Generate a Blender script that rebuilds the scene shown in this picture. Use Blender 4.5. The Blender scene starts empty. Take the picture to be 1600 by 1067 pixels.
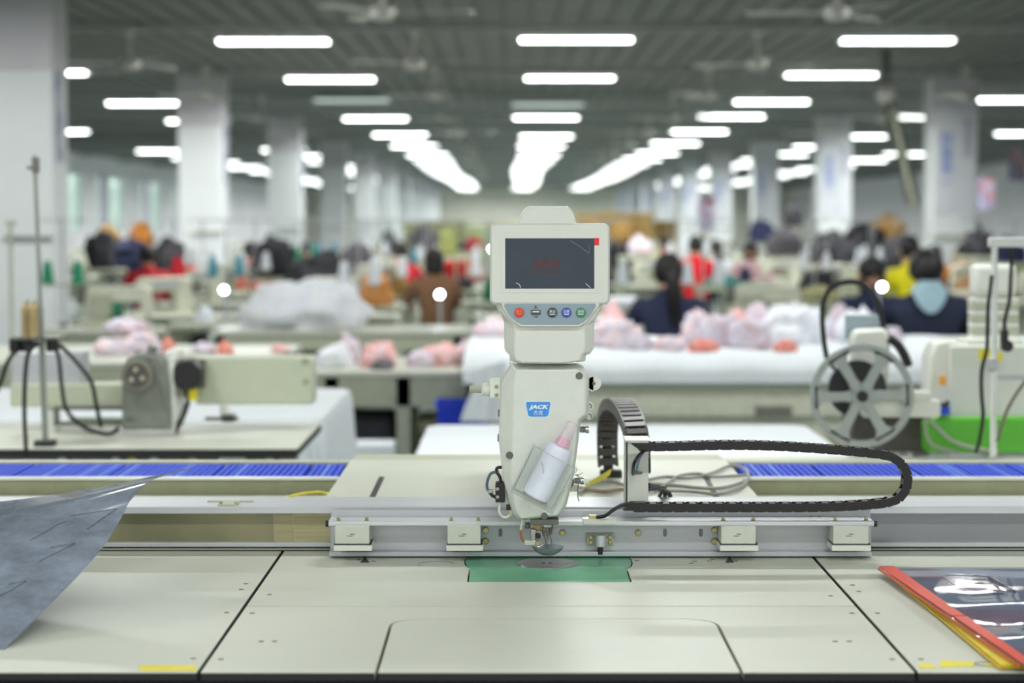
import bpy, bmesh, math, random
from mathutils import Vector, Matrix, Euler
random.seed(7)
PI = math.pi
scn = bpy.context.scene
COL = scn.collection
F = 3111.0; PITCH = math.radians(3.45); CZ = 1.52
SP, CP = math.sin(PITCH), math.cos(PITCH)
# ------------------------------------------------ camera
cam = bpy.data.cameras.new('camera'); camo = bpy.data.objects.new('camera', cam); COL.objects.link(camo)
camo.location = (0, 0, CZ); camo.rotation_euler = (PI/2 - PITCH, 0, 0)
cam.sensor_width = 36; cam.lens = F/1600*36; cam.clip_end = 400; cam.clip_start = .05
cam.dof.use_dof = True; cam.dof.focus_distance = 3.40/CP; cam.dof.aperture_fstop = 3.3
scn.camera = camo
# ------------------------------------------------ world, exposure, lamps over the near part of the hall
w = bpy.data.worlds.new('world'); scn.world = w; w.use_nodes = True
bg = w.node_tree.nodes['Background']; bg.inputs[0].default_value = (.97, 1.0, .985, 1); bg.inputs[1].default_value = 1.0
scn.view_settings.view_transform = 'Standard'; scn.view_settings.look = 'None'
scn.view_settings.exposure = 0.29; scn.view_settings.gamma = 1; scn.view_settings.use_curve_mapping = False
LAMP_E = 12.0
LAMP_ROWS = [-9.6, -6.1, -2.55, .68, 4.1, 7.8, 11.2]
for lx in (-6.1, -2.55, .68, 4.1, 7.8):
    for ly in (-4.5, .6, 5.6, 10.6, 15.8):
        L = bpy.data.lights.new('hall_lamp', 'AREA'); L.shape = 'RECTANGLE'; L.size = 1.2; L.size_y = .18
        L.energy = 50; L.color = (.97, 1, .975)
        o = bpy.data.objects.new('hall_lamp', L); COL.objects.link(o); o.location = (lx, ly, 3.42)

# ------------------------------------------------ helpers
def at(px, py, Y):
    u = (px-800)/F; v = (533.5-py)/F
    t = Y/(CP+v*SP); return Vector((u*t, Y, CZ+(-SP+v*CP)*t))
def onz(px, py, z):
    u = (px-800)/F; v = (533.5-py)/F
    t = (z-CZ)/(-SP+v*CP); return Vector((u*t, (CP+v*SP)*t, z))
def lin(c):
    return tuple((x/255/12.92 if x/255 <= .04045 else ((x/255+.055)/1.055)**2.4) for x in c)
MATS = {}
def pm(name, col, rough=.5, metal=0., var=.05, scale=25., bump=0., col2=None, coords='Object', stretch=None, coat=0., alpha=None, emit=None, estr=1., ior=None, bscale=None):
    if name in MATS: return MATS[name]
    m = bpy.data.materials.new(name); m.use_nodes = True; nt = m.node_tree; n = nt.nodes; l = nt.links
    p = n['Principled BSDF']; c = lin(col)
    p.inputs['Roughness'].default_value = rough; p.inputs['Metallic'].default_value = metal
    p.inputs['Coat Weight'].default_value = coat
    if ior: p.inputs['IOR'].default_value = ior
    tc = n.new('ShaderNodeTexCoord'); mp = n.new('ShaderNodeMapping'); l.new(tc.outputs[coords], mp.inputs[0])
    if stretch: mp.inputs['Scale'].default_value = stretch
    nz = n.new('ShaderNodeTexNoise'); nz.inputs['Scale'].default_value = scale; nz.inputs['Detail'].default_value = 4
    l.new(mp.outputs[0], nz.inputs[0])
    cr = n.new('ShaderNodeValToRGB'); l.new(nz.outputs[0], cr.inputs[0])
    a = col2 and lin(col2) or tuple(max(0, x*(1-var)) for x in c); b = c if col2 else tuple(min(1, x*(1+var)) for x in c)
    cr.color_ramp.elements[0].position = .38; cr.color_ramp.elements[1].position = .62
    cr.color_ramp.elements[0].color = (*a, 1); cr.color_ramp.elements[1].color = (*b, 1)
    l.new(cr.outputs[0], p.inputs['Base Color'])
    if bump:
        nb = n.new('ShaderNodeTexNoise'); nb.inputs['Scale'].default_value = bscale or scale*3; l.new(mp.outputs[0], nb.inputs[0])
        bp = n.new('ShaderNodeBump'); bp.inputs['Strength'].default_value = bump; bp.inputs['Distance'].default_value = .01
        l.new(nb.outputs[0], bp.inputs['Height']); l.new(bp.outputs[0], p.inputs['Normal'])
    if alpha is not None: p.inputs['Alpha'].default_value = alpha
    if emit:
        p.inputs['Emission Color'].default_value = (*lin(emit), 1); p.inputs['Emission Strength'].default_value = estr
    MATS[name] = m; return m
def clear(name, tint=(235, 240, 240), gloss=.12, diff=0., dcol=(200, 205, 210), rough=.05, fk=.8):
    if name in MATS: return MATS[name]
    m = bpy.data.materials.new(name); m.use_nodes = True; nt = m.node_tree; n = nt.nodes; l = nt.links
    out = n['Material Output']; n.remove(n['Principled BSDF'])
    t = n.new('ShaderNodeBsdfTransparent'); t.inputs[0].default_value = (*lin(tint), 1)
    g = n.new('ShaderNodeBsdfGlossy'); g.inputs['Roughness'].default_value = rough
    d = n.new('ShaderNodeBsdfDiffuse'); d.inputs[0].default_value = (*lin(dcol), 1)
    nz = n.new('ShaderNodeTexNoise'); nz.inputs['Scale'].default_value = 7; nz.inputs['Detail'].default_value = 6; nz.inputs['Roughness'].default_value = .7
    mr = n.new('ShaderNodeMapRange'); mr.inputs[3].default_value = diff*.8; mr.inputs[4].default_value = min(1, diff*1.2); l.new(nz.outputs[0], mr.inputs[0])
    fr = n.new('ShaderNodeFresnel'); fr.inputs[0].default_value = 1.45
    mu = n.new('ShaderNodeMath'); mu.operation = 'MULTIPLY_ADD'; mu.inputs[1].default_value = fk; mu.inputs[2].default_value = gloss*.3; l.new(fr.outputs[0], mu.inputs[0])
    m1 = n.new('ShaderNodeMixShader'); m2 = n.new('ShaderNodeMixShader')
    ge = n.new('ShaderNodeNewGeometry'); ib = n.new('ShaderNodeMath'); ib.operation = 'SUBTRACT'; ib.inputs[0].default_value = 1; l.new(ge.outputs['Backfacing'], ib.inputs[1])
    mm = n.new('ShaderNodeMath'); mm.operation = 'MULTIPLY'; l.new(mu.outputs[0], mm.inputs[0]); l.new(ib.outputs[0], mm.inputs[1])
    cr = n.new('ShaderNodeValToRGB'); cr.color_ramp.elements[0].position = .35; cr.color_ramp.elements[1].position = .65; l.new(nz.outputs[0], cr.inputs[0]); l.new(cr.outputs[0], d.inputs[0])
    cr.color_ramp.elements[0].color = (*(x*.78 for x in lin(dcol)), 1); cr.color_ramp.elements[1].color = (*(min(1, x*1.2) for x in lin(dcol)), 1)
    l.new(mr.outputs[0], m1.inputs[0]); l.new(t.outputs[0], m1.inputs[1]); l.new(d.outputs[0], m1.inputs[2])
    l.new(mm.outputs[0], m2.inputs[0]); l.new(m1.outputs[0], m2.inputs[1]); l.new(g.outputs[0], m2.inputs[2])
    l.new(m2.outputs[0], out.inputs[0]); MATS[name] = m; return m

ORG = {}
class MB:
    def __init__(s): s.v = []; s.f = []; s.mi = []; s.k = 0
    def add(s, vs, fs):
        b = len(s.v); s.v += [Vector(x) for x in vs]; s.f += [tuple(b+i for i in f) for f in fs]; s.mi += [s.k]*len(fs); return s
    def box(s, x0, x1, y0, y1, z0, z1):
        return s.add([(x, y, z) for x in (x0, x1) for y in (y0, y1) for z in (z0, z1)],
                     [(0, 1, 3, 2), (4, 6, 7, 5), (0, 4, 5, 1), (2, 3, 7, 6), (0, 2, 6, 4), (1, 5, 7, 3)])
    def obox(s, c, size, R=None):
        R = R or Matrix.Identity(3); hx, hy, hz = (d/2 for d in size); c = Vector(c)
        return s.add([c + R @ Vector((x, y, z)) for x in (-hx, hx) for y in (-hy, hy) for z in (-hz, hz)],
                     [(0, 1, 3, 2), (4, 6, 7, 5), (0, 4, 5, 1), (2, 3, 7, 6), (0, 2, 6, 4), (1, 5, 7, 3)])
    def loft(s, rings, caps=True, closed=False):
        n = len(rings[0]); vs = [p for r in rings for p in r]; fs = []
        m = len(rings)
        for i in range(m if closed else m-1):
            j = (i+1) % m
            for k in range(n): fs.append((i*n+k, i*n+(k+1) % n, j*n+(k+1) % n, j*n+k))
        if caps and not closed: fs += [tuple(range(n)), tuple((m-1)*n+k for k in range(n))]
        return s.add(vs, fs)
    def prism(s, pts, off):
        off = Vector(off); pts = [Vector(p) for p in pts]
        return s.loft([pts, [p+off for p in pts]])
    def pbox(s, px0, py0, px1, py1, Y, d):            # box whose front face is measured in the picture at depth Y
        a = at(px0, py0, Y); b = at(px1, py1, Y)
        return s.box(min(a.x, b.x), max(a.x, b.x), Y, Y+d, min(a.z, b.z), max(a.z, b.z))
    def frame(s, d):
        d = Vector(d).normalized(); a = Vector((0, 0, 1)) if abs(d.z) < .9 else Vector((1, 0, 0))
        u = d.cross(a).normalized(); return u, d.cross(u)
    def cyl(s, p0, p1, r0, r1=None, n=16):
        p0 = Vector(p0); p1 = Vector(p1); r1 = r0 if r1 is None else r1; u, v = s.frame(p1-p0)
        cs = [(math.cos(2*PI*k/n), math.sin(2*PI*k/n)) for k in range(n)]
        return s.loft([[p0+u*c*r0+v*q*r0 for c, q in cs], [p1+u*c*r1+v*q*r1 for c, q in cs]])
    def lathe(s, prof, o=(0, 0, 0), ax=(0, 0, 1), n=20):
        o = Vector(o); ax = Vector(ax).normalized(); u, v = s.frame(ax)
        return s.loft([[o+ax*h+(u*math.cos(2*PI*k/n)+v*math.sin(2*PI*k/n))*max(r, 1e-5) for k in range(n)] for r, h in prof])
    def tube(s, pts, r, n=8, taper=None):
        pts = [Vector(p) for p in pts]; rings = []; u = None
        for i, p in enumerate(pts):
            d = (pts[min(i+1, len(pts)-1)]-pts[max(i-1, 0)]).normalized()
            if u is None: u, v = s.frame(d)
            else:
                u = (u-d*u.dot(d)).normalized(); v = d.cross(u)
            rr = r*(taper[i] if taper else 1)
            rings.append([p+(u*math.cos(2*PI*k/n)+v*math.sin(2*PI*k/n))*rr for k in range(n)])
        return s.loft(rings)
    def ell(s, c, r, n=16, m=10, fn=None):
        c = Vector(c); rings = []
        for i in range(m+1):
            th = PI*i/m; ring = []
            for k in range(n):
                ph = 2*PI*k/n; d = Vector((math.sin(th)*math.cos(ph), math.sin(th)*math.sin(ph), math.cos(th)))
                q = fn(d) if fn else 1
                ring.append(c+Vector((d.x*r[0], d.y*r[1], d.z*r[2]))*q + Vector((1e-5*math.cos(ph), 1e-5*math.sin(ph), 0)))
            rings.append(ring)
        return s.loft(rings)
    def sheet(s, fn, nu, nv, th):                     # thin curved sheet with real thickness
        P = [[Vector(fn(i/nu, j/nv)) for j in range(nv+1)] for i in range(nu+1)]
        N = [[None]*(nv+1) for _ in range(nu+1)]
        for i in range(nu+1):
            for j in range(nv+1):
                a = P[min(i+1, nu)][j]-P[max(i-1, 0)][j]; b = P[i][min(j+1, nv)]-P[i][max(j-1, 0)]
                N[i][j] = a.cross(b).normalized()*th
        W = nv+1; T = (nu+1)*W
        vs = [P[i][j] for i in range(nu+1) for j in range(W)]+[P[i][j]-N[i][j] for i in range(nu+1) for j in range(W)]
        fs = []
        for i in range(nu):
            for j in range(nv):
                q = (i*W+j, (i+1)*W+j, (i+1)*W+j+1, i*W+j+1); fs += [q, tuple(T+x for x in reversed(q))]
        for i in range(nu): fs += [(i*W, (i+1)*W, T+(i+1)*W, T+i*W), (i*W+nv, T+i*W+nv, T+(i+1)*W+nv, (i+1)*W+nv)]
        for j in range(nv): fs += [(j, T+j, T+j+1, j+1), (nu*W+j, nu*W+j+1, T+nu*W+j+1, T+nu*W+j)]
        return s.add(vs, fs)
    def build(s, name, mat, parent=None, bevel=0, seg=2, angle=35, label=None, kind=None, sub=0, origin=None):
        o_ = ORG.get(parent.name, Vector()) if parent else Vector(origin or (0, 0, 0))
        me = bpy.data.meshes.new(name); me.from_pydata([v-o_ for v in s.v], [], s.f)
        for m in (mat if isinstance(mat, (list, tuple)) else [mat]): me.materials.append(m)
        for p, k in zip(me.polygons, s.mi): p.material_index = k
        bm = bmesh.new(); bm.from_mesh(me); bmesh.ops.recalc_face_normals(bm, faces=bm.faces[:]); bm.to_mesh(me); bm.free()
        for p in me.polygons: p.use_smooth = True
        me.set_sharp_from_angle(angle=math.radians(angle))
        ob = bpy.data.objects.new(name, me); COL.objects.link(ob)
        if parent: ob.parent = parent
        else: ob.location = o_
        ORG[ob.name] = Vector(o_)
        if bevel:
            b = ob.modifiers.new('bevel', 'BEVEL'); b.width = bevel; b.segments = seg; b.limit_method = 'ANGLE'; b.angle_limit = math.radians(30); b.harden_normals = False
        if sub:
            b = ob.modifiers.new('sub', 'SUBSURF'); b.levels = sub; b.render_levels = sub
        if label: ob['label'] = label
        if kind: ob['kind'] = kind
        return ob
def tag(o, label, cat, group=None, kind=None):
    o['label'] = label; o['category'] = cat
    if group: o['group'] = group
    if kind: o['kind'] = kind
    return o
def thing(name, label, cat, loc=(0, 0, 0), group=None):
    o = bpy.data.objects.new(name, None); COL.objects.link(o); o.location = loc; o.empty_display_size = .05
    ORG[o.name] = Vector(loc); tag(o, label, cat, group); return o
def dup(r, loc, rz=0, label=None, group=None, scale=None, swap=None):
    def cp(o, par):
        c = o.copy(); COL.objects.link(c)
        if par is not None: c.parent = par
        if swap and c.type == 'MESH':
            for i, sl in enumerate(c.material_slots):
                if sl.material and sl.material.name in swap:
                    nm_ = swap[sl.material.name]; sl.link = 'OBJECT'; sl.material = nm_
        for ch in KIDS[o.name]: cp(ch, c)
        return c
    c = cp(r, None); c.location = loc; c.rotation_euler = (0, 0, rz)
    if scale: c.scale = (scale,)*3 if isinstance(scale, (int, float)) else scale
    if label: c['label'] = label
    if group: c['group'] = group
    return c
KIDS = {}
def proto(r):                                          # remember the family of a finished prototype for dup()
    def walk(o):
        KIDS[o.name] = [x for x in COL.objects if x.parent == o]
        for x in KIDS[o.name]: walk(x)
    walk(r); return r
USED = set()
def place(r, loc, rz=0, label=None, group=None, scale=None, swap=None):   # the first use moves the prototype itself
    if r.name not in USED and not swap:
        USED.add(r.name); r.location = loc; r.rotation_euler = (0, 0, rz)
        if scale: r.scale = (scale,)*3 if isinstance(scale, (int, float)) else scale
        if label: r['label'] = label
        if group: r['group'] = group
        return r
    return dup(r, loc, rz, label, group, scale, swap)
def struct(mb, name, mat, **k):
    o = mb.build(name, mat, **k); o['kind'] = 'structure'; return o
def text(s, size, loc, mat, parent, name='lettering', rot=(PI/2, 0, 0), ext=.0002, align='CENTER', bold=0, shear=0, label=None, sx=1):
    cu = bpy.data.curves.new(name, 'FONT'); cu.body = s; cu.size = size; cu.extrude = ext; cu.align_x = align; cu.align_y = 'CENTER'
    cu.offset = bold; cu.shear = shear; cu.resolution_u = 3
    t = bpy.data.objects.new('tmp_text', cu); COL.objects.link(t); bpy.context.view_layer.update()
    me = bpy.data.meshes.new_from_object(t.evaluated_get(bpy.context.evaluated_depsgraph_get())); COL.objects.unlink(t); bpy.data.objects.remove(t)
    o_ = ORG.get(parent.name, Vector()) if parent else Vector()
    me.transform(Matrix.Translation(Vector(loc)-o_) @ Euler(rot).to_matrix().to_4x4() @ Matrix.Diagonal((sx, 1, 1, 1)))
    me.materials.clear(); me.materials.append(mat)
    ob = bpy.data.objects.new(name, me); COL.objects.link(ob); ob.parent = parent; ORG[ob.name] = Vector(o_)
    if label: ob['label'] = label
    return ob
def rrect(x0, y0, x1, y1, r, n=5):                     # rounded rectangle outline, 2D
    pts = []
    for cx, cy, a in ((x1-r, y0+r, -90), (x1-r, y1-r, 0), (x0+r, y1-r, 90), (x0+r, y0+r, 180)):
        for k in range(n+1):
            t = math.radians(a+90*k/n); pts.append((cx+r*math.cos(t), cy+r*math.sin(t)))
    return pts
def smooth(pts, n=6):                                  # Catmull-Rom through 3D points
    pts = [Vector(p) for p in pts]; out = []
    for i in range(len(pts)-1):
        p0 = pts[max(i-1, 0)]; p1 = pts[i]; p2 = pts[i+1]; p3 = pts[min(i+2, len(pts)-1)]
        for k in range(n):
            t = k/n; out.append(.5*((2*p1)+(p2-p0)*t+(2*p0-5*p1+4*p2-p3)*t*t+(3*p1-p0-3*p2+p3)*t**3))
    out.append(pts[-1]); return out
def pxs(l, Y): return [at(x, y, Y) for x, y in l]
ORD = ['nearest', 'second', 'third', 'fourth', 'fifth', 'sixth', 'seventh', 'eighth', 'ninth', 'tenth', 'eleventh', 'twelfth', 'thirteenth', 'fourteenth']

# ------------------------------------------------ materials
M_table = pm('cream laminate', (203, 205, 191), .42, var=.02, scale=6)
M_black = pm('black edge', (22, 24, 22), .45)
M_dark = pm('dark gap', (16, 17, 16), .8)
M_cream = pm('cream enamel', (216, 218, 209), .3, var=.015, scale=10)
M_creamrough = pm('cream textured enamel', (214, 217, 209), .28, var=.02, scale=40, bump=.16, bscale=600)
M_olive = pm('grey beige painted metal', (176, 180, 158), .45, var=.04)
M_olive2 = pm('tan green painted metal', (150, 153, 122), .5, var=.05)
M_white = pm('white paint', (226, 229, 226), .5, var=.02)
M_alu = pm('brushed aluminium', (203, 206, 209), .42, .5, var=.04, scale=60, stretch=(.05, 1, 1))
M_alu2 = pm('satin aluminium', (184, 187, 190), .4, .5, var=.05, scale=40, stretch=(.04, 1, 1))
M_steel = pm('steel', (170, 170, 165), .25, .95, var=.08)
M_dsteel = pm('dark steel', (112, 112, 106), .4, .6)
M_brass = pm('yellow zinc screw', (186, 176, 130), .3, .85, var=.1)
M_plastic = pm('black plastic', (23, 22, 22), .42, var=.1)
M_chain2 = pm('dark grey plastic', (74, 70, 68), .4, var=.1)
M_green = pm('green needle plate', (100, 172, 132), .3, var=.07, scale=12)
M_blueplate = pm('blue badge', (62, 142, 222), .35)
M_badgeedge = pm('badge silver edge', (215, 228, 236), .3)
M_wht = pm('white print', (235, 240, 240), .5)
M_cloth = pm('white cloth', (226, 231, 235), .8, var=.02, bump=.2)
M_ink = pm('dark ink', (60, 62, 60), .6)

# ------------------------------------------------ SETTING
XL, XR, YB, ZC = -13.0, 17.0, 122.0, 3.57
M_floor = pm('grey green floor', (118, 132, 128), .35, var=.06, scale=1.5)
M_wall = pm('pale wall', (238, 236, 240), .7, var=.02, scale=1)
M_wallb = pm('cream wall', (228, 228, 214), .7, var=.02, scale=1)
M_ceil = pm('dark grey ceiling', (140, 141, 138), .75, var=.08, scale=2)
M_rib = pm('ceiling rib', (122, 122, 120), .7)
M_beam = pm('grey beam', (168, 170, 166), .6)
struct(MB().box(XL, XR, -6, YB, -.1, 0), 'floor', M_floor)
ceil = struct(MB().box(XL, XR, -6, YB, ZC, ZC+.1), 'ceiling', M_ceil)
rb = MB()
x = XL+.2
while x < XR: rb.box(x, x+.05, 4, YB, ZC-.03, ZC+.001); x += .27
o = rb.build('ceiling_rib', M_rib, ceil); o['kind'] = 'stuff'
for yy in [16.4, 20.6, 26.6, 32.0, 37.4, 42.8, 48.5, 54, 60, 66, 72, 80, 90, 100, 110]:
    MB().box(XL, XR, yy, yy+.12, ZC-.09, ZC-.028).build('ceiling_beam', M_beam, ceil)
struct(MB().box(XL, XR, YB, YB+.2, 0, ZC), 'wall_back', M_wallb)
# left wall with window openings between Y 55 and 85, further ones beyond
WIN = [(40, 44), (47, 51), (56, 60.5), (62.5, 67), (70, 74), (77, 81)]
lw = MB(); y0 = -6
for a, b in WIN:
    lw.box(XL-.2, XL, y0, a, 0, ZC); lw.box(XL-.2, XL, a, b, 0, 1.2); lw.box(XL-.2, XL, a, b, 3.0, ZC); y0 = b
lw.box(XL-.2, XL, y0, YB, 0, ZC)
struct(lw, 'wall_left', M_wall)
struct(MB().box(XR, XR+.2, -6, YB, 0, ZC), 'wall_right', M_wall)
M_glass = clear('window glass', (225, 240, 235), .1)
M_curt = pm('pale curtain', (214, 206, 224), .8, var=.04)
for i, (a, b) in enumerate(WIN):
    r = bpy.data.objects.new('window_%d' % (i+1), None); COL.objects.link(r); r['kind'] = 'structure'; r.location = (XL, a, 1.2); ORG[r.name] = Vector((XL, a, 1.2))
    fr = MB()
    for yy in (a, b-.08): fr.box(XL-.16, XL-.04, yy, yy+.08, 1.2, 3.0)
    for zz in (1.2, 2.92): fr.box(XL-.16, XL-.04, a, b, zz, zz+.08)
    fr.box(XL-.15, XL-.05, (a+b)/2-.04, (a+b)/2+.04, 1.2, 3.0)
    fr.build('window_frame', M_white, r)
    for k in range(2):
        yy0 = a+.08+k*(b-a)/2; MB().box(XL-.11, XL-.10, yy0, yy0+(b-a)/2-.1, 1.28, 2.92).build('pane', M_glass, r)
    cu = MB(); cu.sheet(lambda u, v, a=a, b=b: (XL+.05+.03*math.sin(u*28), a+.1+u*1.1, 1.1+v*1.95), 28, 2, .006)
    cu.build('curtain', M_curt, r)

# ------------------------------------------------ columns
M_col = pm('pale column paint', (228, 231, 233), .55, var=.02, scale=2)
M_colt = pm('column top paint', (208, 205, 210), .6, var=.02, scale=2)
M_ban = pm('column banner', (214, 216, 222), .5, var=.03)
M_btxt = pm('blue banner print', (92, 128, 206), .6); M_ptxt = pm('violet banner print', (128, 118, 160), .6)
CY = [17.6+10.35*i for i in range(10)]
def column(x, y, side, label):
    wd = .62; t = thing('column', label, 'column', (x, y+wd/2, 0), 'square columns in the two rows')
    MB().box(x-wd/2, x+wd/2, y, y+wd, 0, ZC-.72).build('shaft', M_col, t, bevel=.012)
    MB().box(x-wd/2-.008, x+wd/2+.008, y-.008, y+wd+.008, ZC-.72, ZC).build('column_head', M_colt, t, bevel=.008)
    MB().box(x-wd/2-.02, x+wd/2+.02, y-.02, y+wd+.02, 0, .18).build('plinth', M_olive, t)
    if side > 0:                                       # right-hand row carries banners on the face towards the camera
        b = MB(); b.box(x-.28, x+.05, y-.012, y-.004, 1.62, 3.25); bo = b.build('banner', M_ban, t)
        text('\n'.join('质量第一'), .2, (x-.12, y-.014, 2.35), M_btxt, bo, ext=.002)
        b2 = MB(); b2.box(x+.07, x+.28, y-.012, y-.004, 1.5, 3.35); bo2 = b2.build('banner', M_ban, t)
        text('\n'.join('安全生产'), .15, (x+.17, y-.014, 2.65), M_ptxt, bo2, ext=.002)
        MB().box(x-.3, x+.3, y-.03, y-.004, 1.28, 1.33).build('cable_tray', M_olive, t)
    else:
        b = MB(); b.box(x+wd/2+.004, x+wd/2+.014, y+.12, y+.42, 2.05, 2.86); bo = b.build('banner', pm('violet banner', (120, 122, 156), .5, var=.3, scale=6, col2=(196, 198, 210)), t)
        MB().box(x-.12, x+wd/2, y-.03, y-.004, 1.36, 1.385).build('cable_tray', M_dsteel if y < 20 else M_olive, t)
for i, y in enumerate(CY):
    column(-4.36, y, -1, '%s pale square column of the left-hand row%s' % (ORD[i], ', filling the left edge of the view' if i == 0 else ''))
    if i: column(6.2, y, 1, '%s visible pale square column with printed banners in the right-hand row' % ORD[i-1])

# ------------------------------------------------ ceiling lamps
M_tube = bpy.data.materials.new('lamp tube'); M_tube.use_nodes = True
pn = M_tube.node_tree.nodes['Principled BSDF']; pn.inputs['Base Color'].default_value = (.9, .9, .9, 1)
pn.inputs['Emission Color'].default_value = (.96, 1, .98, 1); pn.inputs['Emission Strength'].default_value = LAMP_E
M_tubedim = pm('dim lamp tube', (230, 240, 236), .4, emit=(225, 240, 236), estr=.9)
ZL = 3.44
def lamp_proto(name, mt):
    t = thing(name, 'x', 'lamp')
    h = MB(); h.box(-.61, .61, -.13, .13, .008, .05); h.build('housing', M_white, t)
    MB().box(-.59, .59, -.13, .13, -.006, .006).build('diffuser', mt, t, bevel=.003)
    for sx in (-1, 1): MB().box(min(sx*.59, sx*.615), max(sx*.59, sx*.615), -.135, .135, -.010, .0075).build('end_cap', M_white, t)
    for sx in (-.4, .4): MB().cyl((sx, 0, .055), (sx, 0, .13), .006, n=6).build('hanger', M_dsteel, t)
    return proto(t)
lampP = lamp_proto('ceiling_lamp', M_tube)
YS = [21.5, 27.0, 37.2, 44.3, 51, 58.5, 68, 79, 92, 106]
rown = {-9.6: 'the second row left of the left-hand columns', -6.1: 'the row just left of the left-hand columns', -2.55: 'the row left of the middle row',
        .68: 'the middle row over the monitor', 4.1: 'the row right of the middle row', 7.8: 'the row just right of the right-hand columns', 11.2: 'the second row right of the right-hand columns'}
LGT = bpy.data.lights.new('lamp_light', 'AREA'); LGT.shape = 'RECTANGLE'; LGT.size = 1.16; LGT.size_y = .24; LGT.energy = 86; LGT.color = (.97, 1, .98)
LGT.spread = math.radians(167)                          # area light added under each lamp; its spread keeps it out of view
for rx in LAMP_ROWS:
    ys = list(YS)
    if rx == -2.55: ys = [21.5, 27.2, 37.6, 44.6, 51, 58, 68, 79, 92, 112]
    if rx == .68: ys = [21.3, 27.0, 37.2, 45.5, 51, 58, 68, 80, 92, 112]
    if rx == 4.1: ys = [21.4, 26.4, 32.3, 36.8, 43, 49.5, 56.5, 65, 77, 92, 110]
    if rx == -6.1: ys = [26.0, 32.7, 38.5, 54, 61, 70, 80, 92]
    if rx == -9.6: ys = [34, 43, 55, 66, 78, 90]
    if rx == 7.8: ys = [31.8, 37, 45.5, 52, 61, 72, 84]
    if rx == 11.2: ys = [36, 44, 52, 60, 68, 80]
    ys = [y for y in ys if y < 60]; nn = len(ys); y = (ys[-1] if ys else 50)+5.5
    while y < 119: ys.append(y); y += 5.5
    for k, y in enumerate(ys):
        LL_ = bpy.data.objects.new('lamp_light', LGT); COL.objects.link(LL_); LL_.location = (rx + (.1*math.sin(y) if k else 0), y, ZL-.012)
        lb = '%s lit tube lamp of %s' % (ORD[k], rown[rx]) if k < nn else 'distant tube lamp ending %s' % rown[rx]
        place(lampP, (rx + (.1*math.sin(y) if k else 0), y, ZL), 0, lb, 'ceiling tube lamps' if k < nn else 'distant tube lamps of '+rown[rx])
dimP = lamp_proto('ceiling_lamp', M_tubedim)
place(dimP, (-2.55, 31.9, 3.44), 0, 'dim unlit-looking tube lamp between the second and third lit lamps left of centre', 'ceiling tube lamps')
place(dimP, (-7.3, 47.5, 3.44), 0, 'dim tube lamp hanging left of the second left-hand column', 'ceiling tube lamps')
place(dimP, (.6, 33.5, 3.46), 0, 'faint switched-off tube lamp in the middle row, over the monitor', 'ceiling tube lamps')

# ------------------------------------------------ ceiling fans
M_fan = pm('fan paint', (214, 211, 205), .4)
fanP = thing('ceiling_fan', 'x', 'fan')
MB().lathe([(.0, 0), (.07, 0), (.075, -.05), (.02, -.1)], (0, 0, .38), n=14).build('canopy', M_fan, fanP)
MB().cyl((0, 0, .05), (0, 0, .33), .022, n=8).build('rod', M_fan, fanP)
MB().lathe([(.0, .06), (.05, .06), (.105, .03), (.11, -.02), (.07, -.06), (0, -.07)], n=16).build('motor', M_fan, fanP)
for k in range(3):
    a = 2*PI*k/3+.1; R = Matrix.Rotation(a, 3, 'Z') @ Matrix.Rotation(.12, 3, 'X')
    b = MB(); b.add([R @ Vector(p) for p in [(.1, -.025, .004), (.25, -.055, .004), (.7, -.07, .004), (.72, .06, .004), (.25, .05, .004), (.1, .025, .004),
        (.1, -.025, -.002), (.25, -.055, -.002), (.7, -.07, -.002), (.72, .06, -.002), (.25, .05, -.002), (.1, .025, -.002)]],
        [(0, 1, 4, 5), (1, 2, 3, 4), (6, 11, 10, 7), (7, 10, 9, 8), (0, 6, 7, 1), (1, 7, 8, 2), (2, 8, 9, 3), (3, 9, 10, 4), (4, 10, 11, 5), (5, 11, 6, 0)])
    b.build('blade', M_fan, fanP)
proto(fanP)
FY = [15.9, 21.0, 26.2, 32, 37.5, 43.5, 50, 57, 66, 76]
for rx, ys, nm in ((-4.0, FY[1:5], 'beside the left-hand columns'), (-1.02, FY, 'between the left and middle lamp rows'), (2.57, FY, 'between the middle and right lamp rows'), (5.95, FY[2:6], 'beside the right-hand columns')):
    for k, y in enumerate(ys):
        place(fanP, (rx, y, 3.17), [.1, -.35, 1.0, .5, .0, 1.4, .7, .2, 1.1, .4][k]+rx*.3, '%s ceiling fan of the line %s' % (ORD[k], nm), 'ceiling fans')

# =============================================== FOREGROUND: template sewing machine
ZT = .92
TT = thing('machine_table', 'long cream panelled worktop of the pattern sewing machine filling the foreground', 'table', (0, 3.1, 0))
def xz(px, py): p = onz(px, py, ZT); return p.x
yF = onz(800, 1050, ZT).y; yM = onz(800, 947, ZT).y; yB = 3.60
xl = (onz(448, 854, ZT).x+onz(311, 1047, ZT).x)/2; xr = (onz(1271, 871, ZT).x+onz(1433, 1051, ZT).x)/2
G = .003
def slab(name, x0, x1, y0, y1, z=ZT, t=.011, **k):
    MB().box(x0, x1, y0, y1, z-.0008, z).build(name+'_top', M_table, None) if 0 else None
    b = MB(); b.box(x0, x1, y0, y1, z-.0015, z); b.k = 1; b.box(x0-.0003, x1+.0003, y0-.0006, y1+.0003, z-t, z-.0015)
    return b.build(name, [M_table, M_black], TT, **k)
slab('side_panel', -1.25, xl-G, yF, yB, label='left side panel of the worktop')
slab('side_panel', xr+G, 1.3, yF, yB, label='right side panel of the worktop')
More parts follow.
